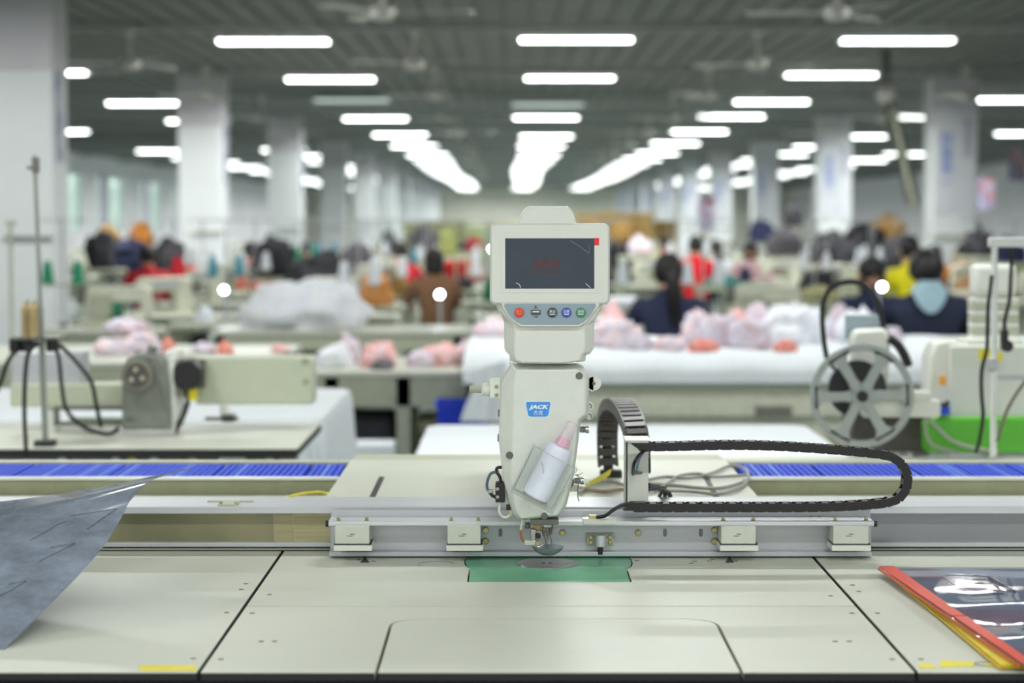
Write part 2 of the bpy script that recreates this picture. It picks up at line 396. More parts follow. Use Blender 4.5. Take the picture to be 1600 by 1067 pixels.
# back centre panel with an opening for the green plate
gx0, gx1 = onz(733, 905, ZT).x, onz(983, 905, ZT).x; gy0 = onz(800, 909, ZT).y; gyE = onz(800, 889, ZT).y
ex0, ex1 = onz(727, 880, ZT).x, onz(987, 880, ZT).x
b = MB()
for (x0, x1, y0, y1) in ((xl+G, gx0-.003, yM+.0032, gyE), (gx1+.003, xr-G, yM+.0032, gyE), (gx0-.003, gx1+.003, yM+.0032, gy0-.001), (xl+G, ex0-.003, gyE, yB), (ex1+.003, xr-G, gyE, yB)):
    b.box(x0, x1, y0, y1, ZT-.011, ZT)
for xv, xs, sg in ((ex0-.0032, ex0+.018, -1), (ex1+.0032, ex1-.018, 1)):   # rounded corners beside the ears of the green plate
    yc_, ry = gyE+(3.57-gyE)/2, (3.57-gyE)/2+.0025; pts = [(xs+sg*.0205*math.cos(a), yc_+ry*math.sin(a)) for a in [-PI/2+PI*q/10 for q in range(11)]]
    for q in range(10):
        (xa, ya), (xb, yb_) = pts[q], pts[q+1]
        if abs(xa-xv) > .0003 or abs(xb-xv) > .0003: b.prism([(xv, ya, ZT), (xa, ya, ZT), (xb, yb_, ZT), (xv, yb_, ZT)], (0, 0, -.011))
    b.box(min(xv, xs), max(xv, xs), yc_+ry, yB, ZT-.011, ZT)
b.build('back_panel', M_table, TT, label='centre back panel around the green plate')
# front centre panel with a rounded cut-out that holds the hatch
hx0, hx1 = onz(590, 1049, ZT).x, onz(1157, 1049, ZT).x; hy = onz(800, 967, ZT).y
def cut(off, n=7):
    x0, x1, y1 = hx0-off, hx1+off, hy+off; r = .05+off; p = [(x0, yF)]
    for k in range(n+1): a = PI-PI/2*k/n; p.append((x0+r+r*math.cos(a), y1-r+r*math.sin(a)))
    for k in range(n+1): a = PI/2-PI/2*k/n; p.append((x1-r+r*math.cos(a), y1-r+r*math.sin(a)))
    p.append((x1, yF)); return p
c = cut(.0012); ol = [(xl+G, yF)]+c[:0]
fp = MB(); ins = cut(.0036); y1 = yM-.0032
outer = [(xl+G, yF), (xl+G, y1), (xr-G, y1), (xr-G, yF)]
# split into quads between the cut-out and the panel outline
top = [(p[0], y1) for p in ins[1:-1]]
for i in range(1, len(ins)-2):
    a, d = ins[i], ins[i+1]; fp.prism([(a[0], a[1], ZT), (d[0], d[1], ZT), (d[0], y1, ZT), (a[0], y1, ZT)], (0, 0, -.011))
fp.box(xl+G, ins[0][0], yF, y1, ZT-.011, ZT); fp.box(ins[-1][0], xr-G, yF, y1, ZT-.011, ZT)
fp.k = 1; fp.box(xl+G, ins[0][0], yF-.0008, yF, ZT-.0115, ZT-.0015); fp.box(ins[-1][0], xr-G, yF-.0008, yF, ZT-.0115, ZT-.0015)
fp.build('front_panel', [M_table, M_black], TT, angle=20)
h = MB(); h.prism([(x, y, ZT+.0002) for x, y in cut(-.0014)], (0, 0, -.0112)); h.k = 1; h.box(hx0+.0012, hx1-.0012, yF-.0008, yF, ZT-.0115, ZT-.0015)
h.build('hatch', [M_table, M_black], TT, label='removable hatch panel with rounded back corners')
MB().box(-1.22, 1.27, yF+.012, 3.70, ZT-.05, ZT-.0125).build('underframe', M_dark, TT)
MB().box(-1.2, 1.25, yF+.02, yF+.06, ZT-.12, ZT-.05).build('rail', M_olive, TT)
for lx in (-1.15, 1.2):
    for ly in (yF+.06, 3.65): MB().box(lx-.025, lx+.025, ly-.025, ly+.025, 0, ZT-.05).build('leg', M_olive, TT)
hole = MB().cyl((0, 0, 0), (0, 0, .0005), .0042, n=12)
hm = None
for i, (px, py) in enumerate([(384, 912), (377, 921), (354, 957), (394, 958), (421, 929), (408, 1002), (429, 1002), (302, 1029), (345, 1030), (1332, 914), (1342, 924), (1298, 931),
        (1331, 958), (1371, 958), (1305, 1002), (1327, 1002), (1394, 1030), (1439, 1030), (561, 874), (584, 877), (995, 876), (1113, 874), (1150, 877), (1080, 880)]):
    p = onz(px, py, ZT+.0001)
    if hm is None:
        o = hole.build('screw_hole', pm('screw hole', (104, 104, 84), .5), TT); hm = o.data
    else:
        o = bpy.data.objects.new('screw_hole', hm); COL.objects.link(o); o.parent = TT
    o.location = p-ORG[TT.name] if i else p-ORG[TT.name]+ORG[TT.name]
    if i == 0:
        # the first hole's mesh was stored relative to the table: re-centre it
        o.data.transform(Matrix.Translation(ORG[TT.name])); o.location = p-ORG[TT.name]
tri = MB(); 
for px in (570, 1140):
    a, b_, c_ = onz(px-7, 879, ZT), onz(px+7, 879, ZT), onz(px, 869.5, ZT)
    MB().prism([q+Vector((0, 0, .0006)) for q in (a, b_, c_)], (0, 0, -.0005)).build('arrow_mark', M_ink, TT)
# printed arcs
def arcmark(px, py, r, a0, a1, wd=.0008):
    c_ = onz(px, py, ZT); m = MB(); n = 16; ri = []
    for k in range(n+1):
        a = math.radians(a0+(a1-a0)*k/n); d = Vector((math.cos(a), math.sin(a), 0))
        ri.append([c_+d*r+Vector((0, 0, .0001)), c_+d*(r+wd)+Vector((0, 0, .0001)), c_+d*(r+wd)+Vector((0, 0, .0005)), c_+d*r+Vector((0, 0, .0005))])
    m.loft(ri); m.build('printed_arc', M_ink, TT)
arcmark(682, 882, .032, 10, 165); arcmark(682, 882, .032, 180, 215)
for q in (-25, 25, 155, 205): arcmark(1097, 877, .012, q-18, q+18); arcmark(1097, 877, .017, q-12, q+12)
# green plate, with ears, and round steel needle plate
GP = MB(); zz = ZT+.0004
er = (yB-.02-gyE)/2
ears = []
for k in range(9):
    a = PI/2+PI*k/8; ears.append((ex0+.018+.018*math.cos(a), gyE+(3.57-gyE)/2+(3.57-gyE)/2*math.sin(a)))
earr = []
for k in range(9):
    a = -PI/2+PI*k/8; earr.append((ex1-.018+.018*math.cos(a), gyE+(3.57-gyE)/2+(3.57-gyE)/2*math.sin(a)))
outl = ears+[(gx0, gyE-.001), (gx0, gy0), (gx1, gy0), (gx1, gyE-.001)]+earr
GP.prism([(x, y, zz) for x, y in outl], (0, 0, -.008)); gp = GP.build('needle_table', M_green, TT, angle=20, label='green plate under the needle')
nc = onz(855, 881, ZT)
MB().cyl((nc.x, nc.y, zz-.004), (nc.x, nc.y, zz+.0012), .0535, n=40).build('needle_plate', M_steel, gp, bevel=.0005)
m = MB()
for dx in (-.006, .006): m.cyl((nc.x+dx, nc.y, zz+.001), (nc.x+dx, nc.y, zz+.0016), .004, n=12)
m.build('needle_hole', M_dsteel, gp)

# ---- rear bed, tray channel with blue ribbed mats
RB = thing('rear_bed', 'raised cream bed plate behind the sewing head, slotted on both sides', 'table', (0, 4.3, 0))
bx0, bx1 = -.38, .503
MB().box(bx0, bx1, 3.92, 4.66, .93, .96).build('bed_plate', M_table, RB, bevel=.002)
MB().box(bx0, bx1, 4.66, 4.80, .9, .957).build('back_rail', M_olive, RB, bevel=.004)
for pa, pb in (((597, 745), (577, 787)), ((1100, 740), (1121, 786))):
    a, b_ = onz(pa[0], pa[1], .96), onz(pb[0], pb[1], .96)
    MB().prism([(a.x-.006, a.y, .9606), (a.x+.006, a.y, .9606), (b_.x+.006, b_.y-.12, .9606), (b_.x-.006, b_.y-.12, .9606)], (0, 0, -.001)).build('slot', M_black, RB)
for lx in (bx0+.06, bx1-.06): MB().box(lx-.03, lx+.03, 4.2, 4.6, 0, .93).build('leg', M_olive, RB)
M_blue = pm('blue plastic', (28, 70, 206), .6, var=.08, scale=30); M_blue2 = pm('pale blue plastic', (84, 122, 220), .6, var=.05)
def channel(name, x0, x1, mats, label, endround=False):
    t = thing(name, label, 'tray', ((x0+x1)/2, 4.4, 0))
    b = MB(); b.box(x0, x1, 4.36, 4.385, .905, .952); b.build('front_wall', M_olive2, t, bevel=.002)
    MB().box(x0, x1, 4.352, 4.39, .952, .956).build('rim', M_cream, t)
    MB().box(x0, x1, 4.385, 4.70, .905, .925).build('tray_floor', M_olive, t)
    MB().box(x0, x1, 4.65, 4.70, .925, .956).build('rear_wall', M_olive, t, bevel=.002)
    b = MB(); b.prism([(x, y, ZT) for x, y in ([(x0, 3.75), (x1, 3.75), (x1, 4.355), (x0, 4.355)] if not endround else
        [(x0, 3.75), (x1-.08, 3.75), (x1, 3.83), (x1, 4.28), (x1-.02, 4.33), (x1-.07, 4.355), (x0, 4.355)])], (0, 0, -.03)); b.build('shelf', M_table, t, bevel=.002)
    for lx in (x0+.1, x1-.1): MB().box(lx-.02, lx+.02, 4.4, 4.44, 0, .905).build('leg', M_olive, t)
    return t
channel('side_tray', -1.6, bx0-.003, None, 'long beige tray holding blue ribbed mats left of the rear bed')
channel('side_tray', bx1+.003, 1.14+.6, None, 'long beige tray holding blue ribbed mats right of the rear bed')
def ribbed_mat(x0, x1, label, seed):
    rnd = random.Random(seed); t = thing('ribbed_mat', label, 'mat', ((x0+x1)/2, 4.5, .925), 'blue ribbed mats lying in the side trays')
    MB().box(x0+.002, x1-.002, 4.392, 4.645, .926, .944).build('backing', M_blue, t)
    n = max(2, int((x1-x0)/.0135)); w_ = (x1-x0)/n; me = None
    for k in range(n):
        m_ = M_blue2 if rnd.random() < .12 else M_blue
        xx = x0+w_*(k+.5); sk = rnd.uniform(0, .001)
        MB().prism([(xx-w_*.33, 4.394, .9441), (xx-w_*.33, 4.394, .9525+sk), (xx+w_*.33, 4.394, .9525+sk), (xx+w_*.33, 4.394, .9441)], (0, .248, 0)).build('rib', m_, t)
def cx(px): return onz(px, 738, .95).x
for i, (a, b_) in enumerate([(-130, 33), (37, 180), (184, 338), (342, 478), (483, 533)]):
    ribbed_mat(cx(a), min(cx(b_), bx0-.008), 'blue ribbed plastic mat, %s of the five in the left tray' % ['leftmost', 'second from the left', 'middle one', 'second from the right', 'short rightmost'][i], i)
for i, (a, b_) in enumerate([(1158, 1276), (1280, 1428), (1432, 1588), (1592, 1720)]):
    ribbed_mat(max(cx(a), bx1+.008), cx(b_), 'blue ribbed mat, %s of the four in the right tray' % ['leftmost', 'second from the left', 'third from the left', 'rightmost, cut by the picture edge'][i], i+9)

# ---- fixed cross beam
BM = thing('cross_beam', 'long aluminium channel beam spanning the worktop behind the sewing head', 'beam', (0, 3.65, ZT))
def Z(py, Y): return at(800, py, Y).z
yb = 3.64
MB().box(-1.2, 1.3, yb-.03, yb+.1, Z(803, yb-.03), Z(803, yb-.03)+.0135).build('top_flange', M_alu, BM, bevel=.0015)
wz0, wz1 = Z(848, yb), Z(801, yb)
M_webL = pm('web with painted reflection', (152, 148, 118), .3, .5, var=.2, scale=5, col2=(120, 120, 96)); M_webR = pm('web metal', (150, 152, 158), .3, .6, var=.06, scale=2, col2=(158, 156, 142))  # reflected cardboard and wood tones painted into the web metal colours
X = lambda px: at(px, 825, yb).x
for a, b_, mt in ((-230, 427.6, M_webL), (428.2, 458.4, pm('web painted reflection a', (164, 158, 122), .35, .4, var=.08, scale=40, stretch=(.1, 1, 4))), (459, 642.6, pm('web painted reflection b', (170, 164, 126), .35, .4, var=.12, scale=50, stretch=(.05, 1, 5)))):  # each panel's brown tint stands in for the reflected cardboard
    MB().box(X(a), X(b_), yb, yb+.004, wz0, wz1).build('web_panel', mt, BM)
MB().box(X(643), X(1720), yb, yb+.004, wz0, wz1).build('web_panel', M_webR, BM)
MB().box(-1.2, 1.3, yb-.012, yb+.1, Z(853, yb), Z(846, yb)).build('lower_flange', M_alu, BM, bevel=.001)
MB().box(-1.2, 1.3, yb-.03, yb+.1, ZT+.0005, Z(855, yb)).build('base_strip', M_olive, BM, bevel=.001)
c_ = MB(); c_.box(at(342, 790, yb).x, at(372, 790, yb).x, yb-.02, yb+.03, Z(791, yb-.02), Z(788.5, yb-.02)); c_.box(at(320, 790, yb).x, at(393, 790, yb).x, yb+.03, yb+.04, Z(789.5, yb), Z(786, yb)); lt = c_.build('latch', M_olive, BM)
for px in (345, 369): MB().cyl(at(px, 790, yb-.01), at(px, 783.5, yb-.01), .003, n=10).build('screw', M_brass, lt)

# ---- moving clamp carriage in front of it
CG = thing('clamp_carriage', 'wide aluminium clamp carriage with four grey clamps behind the needle', 'carriage', (0, 3.54, ZT))
yc = 3.545
b = MB(); b.pbox(517, 797, 1360, 822, yc+.012, .006); b.build('upper_plate', M_alu2, CG, bevel=.001)
b = MB(); b.pbox(513, 814.5, 1366, 821.5, yc-.045, .06); b.build('ledge_bar', M_alu, CG, bevel=.001)
b = MB(); b.pbox(516, 819, 1361, 864, yc, .012); b.build('web_plate', M_alu2, CG, bevel=.001)
b = MB(); b.pbox(514, 862, 1362, 869.5, yc-.022, .04); b.build('foot_lip', M_alu2, CG, bevel=.001)
for px in (511, 1368): MB().cyl(at(px-2, 818, yc-.03), at(px+2, 818, yc-.03), .006, n=12).build('end_stop', M_plastic, CG)
scr = MB(); scr.cyl((0, 0, 0), (0, -.006, 0), .0058, n=14); scr_head = None
def screw(px, py, Y, parent, mt=M_brass, r=.0058, d=.006, name='screw'):
    p = at(px, py, Y); m_ = MB(); m_.lathe([(r, 0), (r, d*.7), (r*.8, d), (r*.45, d), (r*.42, d*.5), (0, d*.5)], p, (0, -1, 0), n=14); return m_.build(name, mt, parent)
for px in (759, 1116):
    screw(px, 828, yc, CG); screw(px, 845, yc, CG)
screw(879, 832, yc, CG); screw(997, 832, yc, CG)
for px in (782, 1039, 1095):
    p = at(px, 832, yc); MB().prism([(p.x+a*.0035, yc-.0006, p.z+b_*.0072) for a, b_ in rrect(-1, -1, 1, 1, .6, 4)], (0, .0005, 0)).build('slot_hole', pm('slot hole', (120, 124, 124), .5), CG)
for i, (c0, c1) in enumerate(((523, 577), (699, 751), (1127, 1181), (1302, 1357))):
    t = MB(); t.pbox(c0, 822, c1, 850, yc-.062, .06); cl = t.build('clamp', pm('clamp grey', (196, 200, 188), .4, .1, var=.02), CG, bevel=.001)
    t = MB(); t.pbox(c0-2, 852.5, c1+4, 861, yc-.07, .06); t.build('clamp_pad', M_cream, cl, bevel=.0008)
    t = MB(); t.pbox(c0-1, 849.5, c1+3, 853, yc-.062, .05); t.build('rubber_strip', M_black, cl)
    for px in (c0+6 if i < 2 else c0+3, c1-4): MB().lathe([(.004, 0), (.0045, .003), (.003, .005), (.003, .008), (0, .008)], at(px, 815.5, yc-.035), (0, 0, 1), n=10).build('clamp_screw', M_brass, cl)
    t = MB(); cxp = (c0+c1)/2; t.pbox(cxp-3, 834, cxp+4, 835, yc-.0624, .0005); t.pbox(cxp-8, 837, cxp+1, 837.8, yc-.0624, .0005); t.build('printed_mark', M_ink, cl)
# hose fitting plate on the ledge
t = MB(); t.pbox(911, 811, 963, 819, yc-.048, .03); t.build('fitting_plate', M_cream, CG, bevel=.0006)
t = MB(); t.pbox(920, 805, 933, 812, yc-.043, .012); t.build('hose_fitting', M_brass, CG, bevel=.001)
for px in (1268, 1281): screw(px, 809, yc+.012, CG, r=.0045)
# small bearing block
BB = MB(); BB.pbox(917, 833.5, 959, 853, yc-.01, .012); bb = BB.build('bearing_block', M_olive, CG, bevel=.001)
p0, p1 = at(938, 836, yc-.02), at(938, 854, yc-.02)
MB().cyl(p0, p1, .0098, n=20).build('sleeve', M_alu, bb, bevel=.001)
MB().cyl(p1, at(938, 866, yc-.02), .0048, n=14).build('stop_pin', M_plastic, bb)
for px in (923, 953.5):
    for py in (839, 847): screw(px, py, yc-.01, bb, r=.0042, d=.004)

# ---- horizontal cable chain and its post
PO = thing('chain_post', 'pale grey upright bracket holding the upper end of the cable chain', 'bracket', (at(995, 785, 3.57).x, 3.6, ZT))
a = at(978, 690, 3.56); d_ = at(1013, 783, 3.56)
MB().box(a.x, d_.x, 3.56, 3.565, ZT+.08, a.z).build('front_plate', M_cream, PO, bevel=.001)
MB().box(a.x, a.x+.004, 3.56, 3.63, ZT+.08, a.z).build('side_plate', M_cream, PO, bevel=.001)
MB().box(a.x-.002, d_.x+.004, 3.553, 3.63, a.z, a.z+.003).build('cap_plate', M_cream, PO, bevel=.0008)
e = at(997, 739, 3.5595); MB().prism([(e.x+q*.0085, 3.5595, e.z+r_*.003) for q, r_ in rrect(-1, -1, 1, 1, .9, 4)], (0, .001, 0)).build('cable_slot', M_dsteel, PO)
def sample(pts, pitch):
    out = [pts[0]]; acc = 0
    for i in range(len(pts)-1):
        a, b = pts[i], pts[i+1]; L = (b-a).length; pos = 0
        while acc+(L-pos) >= pitch:
            pos += pitch-acc; out.append(a+(b-a)*(pos/L)); acc = 0
        acc += L-pos
    return out
CH = thing('cable_chain', 'black plastic cable chain looping out flat to the right of the sewing head', 'cable chain', (at(1000, 792, 3.52).x, 3.52, Z(792, 3.52)))
yk = 3.515
path = [(998, 697.5), (1050, 697), (1100, 695.5), (1150, 695), (1200, 696), (1250, 698.5), (1300, 702), (1345, 706), (1385, 711), (1404, 719), (1416, 738), (1417, 757), (1406, 776), (1385, 784.5), (1340, 789), (1280, 791.5), (1200, 792), (1100, 792), (978, 792)]
sp = smooth(pxs(path, yk), 8); q = sample(sp, .0236)
lk = MB(); LL, HH, DW = .0236, .0077, .012
for s_ in (-1, 1):
    ol = [(-LL*.62, 0), (-LL*.5, -HH*.86), (-LL*.3, -HH), (LL*.42, -HH), (LL*.5, -HH*.8), (LL*.5, HH*.8), (LL*.42, HH), (-LL*.3, HH), (-LL*.5, HH*.86)]
    lk.prism([(x_, s_*DW-.0012, z_) for x_, z_ in ol], (0, .0024, 0))
lk.box(-LL*.22, LL*.22, -DW, DW, HH-.0022, HH-.0002); lk.box(-LL*.22, LL*.22, -DW, DW, -HH+.0002, -HH+.0022)
lk.cyl((-LL*.1, -DW-.0026, 0), (-LL*.1, -DW, 0), .0042, n=12)
lme = None
for i in range(len(q)-1):
    a, b = q[i], q[i+1]; c = (a+b)/2; d = b-a; ang = math.atan2(d.z, d.x)
    if lme is None: o = lk.build('chain_link', M_plastic, None); o.parent = CH; lme = o.data
    else: o = bpy.data.objects.new('chain_link', lme); COL.objects.link(o); o.parent = CH
    o.location = c-ORG[CH.name]; o.rotation_euler = (0, -ang, 0)
t = MB(); t.prism([at(984, 692, yk-.012), at(1012, 692, yk-.012), at(1012, 706, yk-.012), at(1003, 706, yk-.012)], (0, .024, 0)); t.build('end_bracket', M_plastic, CH)
t = MB(); t.prism([at(974, 798, yk-.012), at(985, 785.5, yk-.012), at(1010, 785.5, yk-.012), at(1010, 798, yk-.012)], (0, .024, 0)); t.build('end_bracket', M_plastic, CH)
t = MB(); t.tube(smooth([at(1006, 705, 3.5), at(998, 712, 3.49), at(991, 724, 3.49), at(989, 738, 3.54), at(990, 741, 3.57)]), .0032); t.build('cable', M_plastic, CH)
t = MB(); t.tube(smooth([at(1006, 706, 3.51), at(999, 718, 3.51), at(996, 730, 3.52), at(996, 738, 3.57)]), .0022); t.build('cable', pm('pale blue hose', (120, 150, 170), .3), CH)
t = MB(); t.tube(smooth([at(990, 787, 3.51), at(972, 789, 3.5), at(958, 797, 3.49), at(945, 806, 3.49), at(933, 808, 3.50)]), .0034); t.build('cable', M_plastic, CH)
# ---- upright rear chain arch
AR = thing('cable_chain', 'dark grey cable chain arching upright behind the bracket', 'cable chain', (at(985, 760, 3.9).x, 3.95, .96))
arc = [at(998, 738, 3.80), at(997, 700, 3.81), at(991, 668, 3.86), at(979, 642, 3.95), at(968, 632, 4.06), at(958, 634, 4.2), at(951, 648, 4.30), at(949, 672, 4.34), at(949, 705, 4.35), at(951, 742, 4.35)]
sp = smooth(arc, 10); q = sample(sp, .0225); W2 = .0195
for i in range(len(q)-1):
    a, b = q[i], q[i+1]; d = (b-a); L_ = d.length; d.normalize(); xw = Vector((1, 0, 0)); xw = (xw-d*xw.dot(d)).normalized(); up = xw.cross(d)
    R = Matrix((d, xw, up)).transposed()
    m_ = MB()
    for s_ in (-1, 1): m_.prism([R @ Vector((x_*L_, s_*W2-.003, z_*.013)) for x_, z_ in ((-.6, 0), (-.45, -.85), (.4, -1), (.5, -.7), (.5, .7), (.4, 1), (-.45, .85))], R @ Vector((0, .006, 0)))
    m_.obox(R @ Vector((0, 0, -.012)), (L_*.66, 2*W2, .003), R); m_.obox(R @ Vector((0, 0, .012)), (L_*.66, 2*W2, .003), R)
    m_.v = [v+(a+b)/2 for v in m_.v]
    m_.build('chain_link', M_chain2, AR)
MB().tube(sp, .011, n=8).build('cable_bundle', M_plastic, AR)
t = MB(); t.pbox(938, 735, 972, 760, 4.33, .03); t.build('end_bracket', M_plastic, AR, bevel=.003)
t = MB(); t.pbox(977, 720, 984, 742, 3.7, .02); t.build('end_bracket', M_plastic, AR, bevel=.002)
for k in range(3):
    t = MB(); t.tube(smooth([at(1012, 757+k*4, 3.60), at(1022+k*8, 760+k, 3.66), at(1032-k*7+14, 772, 3.75), at(1043-k*11+k, 790, 3.8)]), .0045-.0006*k); t.build('cable', M_plastic, AR)
# ---- loose cables and yellow tag on the rear bed
M_gcab = pm('grey cable', (150, 150, 142), .45)
def cable(name, pts, r, mt, label, cat='cable', group=None):
    o = MB().tube(smooth(pts), r).build(name, mt, None, origin=pts[0]); return tag(o, label, cat, group)
gz = .966
def gp_(l): return [onz(x, y, gz) for x, y in l]
cable('loose_cable', gp_([(1012, 750), (1040, 745), (1075, 747), (1110, 740), (1140, 728), (1165, 733), (1168, 750), (1150, 765), (1120, 772), (1080, 768), (1020, 766)]), .0035, M_gcab, 'grey cable in the widest loop on the bed right of the bracket', group='grey cables on the rear bed')
cable('loose_cable', gp_([(1010, 770), (1040, 757), (1060, 744), (1090, 740), (1115, 745), (1170, 742)]), .0035, M_gcab, 'grey cable curving away towards the blue mats beside the bracket', group='grey cables on the rear bed')
cable('loose_cable', gp_([(1014, 756), (1050, 758), (1090, 762), (1130, 762), (1165, 752)]), .004, M_gcab, 'straightest grey cable running low across the bed right of the bracket', group='grey cables on the rear bed')
cable('loose_cable', gp_([(905, 770), (925, 757), (950, 752), (975, 758), (980, 764)]), .004, M_gcab, 'grey cable between the sewing head and the bracket, under the yellow tag', group='grey cables on the rear bed')
cable('loose_cable', gp_([(905, 762), (940, 768), (965, 765), (982, 764)]), .004, pm('brownish cable', (150, 134, 110), .5), 'brownish cable low between the sewing head and the bracket', group='grey cables on the rear bed')
M_yel = pm('yellow tape', (226, 212, 30), .45, var=.06)
tgm = MB(); tgm.sheet(lambda u, v: at(956-38*u-3*v, 733+22*u+(11-6*abs(u-.3))*v, 4.18-.2*u+.03*math.sin(u*4)), 8, 3, .002)
tag(tgm.build('cable_tag', M_yel, None, origin=at(940, 745, 4.2)), 'yellow plastic tag tied to the cables behind the sewing head', 'tag')
cable('yellow_hose', [onz(432, 787, .935), onz(455, 775, .95), onz(490, 769, .96), onz(515, 772, .955), onz(535, 785, .965)], .0028, M_yel, 'thin yellow hose arching over the left shelf behind the beam', 'hose')

# =============================================== SEWING HEAD
yh = 3.39
SH = thing('sewing_machine', 'white sewing machine head with blue badge and touch screen above the green plate', 'sewing machine', (at(850, 881, 3.45).x, 3.45, ZT))
O = [(800, 571), (903, 571), (914, 577), (921, 590), (921, 650), (908, 661), (903, 700), (898, 740), (886, 790), (874, 809), (812, 815), (800, 804), (786, 750), (779, 690), (782, 600)]
Fr = [(806, 577), (900, 577), (908, 583), (915, 592), (915, 646), (902, 657), (898, 700), (893, 740), (881, 787), (871, 805), (815, 810), (807, 798), (799, 750), (801, 690), (803, 600)]
body = MB(); body.loft([pxs(Fr, yh), [p+Vector((0, .016, 0)) for p in pxs(O, yh)], [p+Vector((0, .1, 0)) for p in pxs(O, yh)]])
HB = body.build('head_casing', M_creamrough, SH, bevel=.003, seg=3)
# arm reaching back to the pillar on the rear bed
a = at(792, 578, yh); b_ = at(900, 690, yh)
MB().box(a.x+.004, b_.x-.006, yh+.095, 4.5, b_.z, a.z-.004).build('arm', M_cream, SH, bevel=.012)
MB().box(a.x+.012, b_.x-.014, 4.32, 4.52, .961, b_.z+.02).build('pillar', M_cream, SH, bevel=.01)
# badge
yf = yh-.0004
bd = [(822, 626.5), (860, 626.5), (862, 629), (858, 650), (854, 652.5), (828, 652.5), (824, 650), (820, 629)]
BG = MB().prism(pxs(bd, yf-.0003), (0, .0008, 0)).build('badge', M_badgeedge, SH)
bi = [(823, 628), (859, 628), (860.2, 630), (856.6, 649), (853, 650.8), (829, 650.8), (825.4, 649), (821.6, 630)]
MB().prism(pxs(bi, yf-.0008), (0, .0006, 0)).build('badge_face', M_blueplate, BG)
text('JACK', .0092, at(841.5, 636, yf-.001), M_wht, BG, bold=.0004, shear=.25, sx=1.4)
text('杰克', .0085, at(841, 645.5, yf-.001), M_wht, BG)
def hscrew(px, py): screw(px, py, yh+.001, SH, M_dsteel, r=.0062, d=.003, name='casing_screw')
for p in ((905, 587), (796, 711), (850.5, 806)): hscrew(*p)
# monitor housing ------------------------------------------
ym = 3.36
MON = None
def rr(px0, py0, px1, py1, r, Y): return pxs(rrect(px0, py0, px1, py1, r, 6), Y)
rings = [rr(768, 352, 950, 473, 7, ym), [p+Vector((0, .005, 0)) for p in rr(765, 349, 953, 476, 9, ym)], [p+Vector((0, .034, 0)) for p in rr(765, 349, 953, 476, 9, ym)], [p+Vector((0, .045, 0)) for p in rr(776, 358, 942, 470, 9, ym)]]
MON = MB().loft(rings).build('monitor', M_cream, SH, bevel=.001, label='monitor housing with dark touch screen and coloured buttons')
hump = [(808, 350), (818, 328), (824, 322), (888, 322), (893, 327), (902, 350), (905, 372), (805, 372)]
MB().loft([[p+Vector((0, .012, 0)) for p in pxs([(x+(1.5 if x < 855 else -1.5), y+1.5) for x, y in hump], ym)], [p+Vector((0, .018, 0)) for p in pxs(hump, ym)], [p+Vector((0, .06, 0)) for p in pxs(hump, ym)]]).build('antenna_hump', M_cream, MON, bevel=.0015)
# neck below
nk = [(772, 470), (946, 470), (940, 484), (932, 498), (929, 506), (929, 546), (924, 554), (916, 557), (916, 566), (890, 569), (812, 569), (797, 565), (797, 557), (790, 551), (788, 545), (788, 506), (784, 494), (777, 484)]
nki = [(774, 471), (944, 471), (938, 484), (929, 498), (914, 510), (914, 542), (912, 552), (908, 556), (906, 564), (886, 567.5), (816, 567.5), (806, 563), (804, 556), (804, 550), (804, 542), (804, 510), (788, 494), (780, 484)]
NK = MB().loft([[p+Vector((0, .012, 0)) for p in pxs(nki, ym)], [p+Vector((0, .03, 0)) for p in pxs(nk, ym)], [p+Vector((0, .1, 0)) for p in pxs(nk, ym)]]).build('neck', M_cream, SH, bevel=.002)
pl = [(782, 468), (937, 468), (936, 478), (926, 490), (916, 503), (905, 510), (814, 510), (802, 503), (792, 490), (785, 480)]
MB().loft([pxs(pl, ym+.001), [p+Vector((0, .02, 0)) for p in pxs(pl, ym)]]).build('button_shelf', M_cream, MON, bevel=.001)
pn_ = [(789, 474.5), (930, 474.5), (931.5, 478), (922, 493), (912, 503), (903, 507), (816, 507), (807, 503), (796, 493), (787.5, 478)]
PNL = MB().prism(pxs(pn_, ym-.0006), (0, .003, 0)).build('button_panel', pm('grey blue panel', (142, 160, 170), .4, var=.02), MON)
for px, col, nm, s1, s2 in ((811, (214, 52, 34), 'red', '停止', 'STOP'), (863, (44, 50, 60), 'black', '清洁', 'CLEAN'), (885, (34, 62, 176), 'blue', '压框', 'PRESS'), (907.5, (52, 130, 84), 'green', '启动', 'START')):
    p = at(px, 488.3, ym-.0006); m_ = MB(); m_.lathe([(.0084, 0), (.0084, .0015), (.0076, .0028), (.0, .0034)], p, (0, -1, 0), n=28)
    bt = m_.build('button', pm('button '+nm, col, .18, coat=.5), PNL, label=nm+' round button', angle=50)
    tm = M_wht if nm != 'red' else pm('orange print', (250, 150, 60), .5)
    text(s1, .0052, p+Vector((0, -.0037, .0018)), tm, MON); text(s2, .0032, p+Vector((0, -.0037, -.0028)), tm, MON, bold=.0001)
m_ = MB(); m_.pbox(830, 484.5, 844.5, 491.5, ym-.003, .003); us = m_.build('usb_port', pm('usb dark', (60, 66, 68), .4), PNL, bevel=.0004)
m_ = MB(); m_.pbox(832, 486, 842.5, 488, ym-.0034, .001); m_.build('usb_tongue', M_wht, MON)
text('USB', .0042, at(837, 495, ym-.001), M_ink, MON); 
m_ = MB(); pc = at(837, 479, ym-.001); m_.cyl(pc, pc+Vector((0, -.0004, 0)), .0016, n=12); m_.pbox(834.5, 481, 839.5, 481.6, ym-.0014, .0004); m_.build('usb_symbol', M_ink, MON)
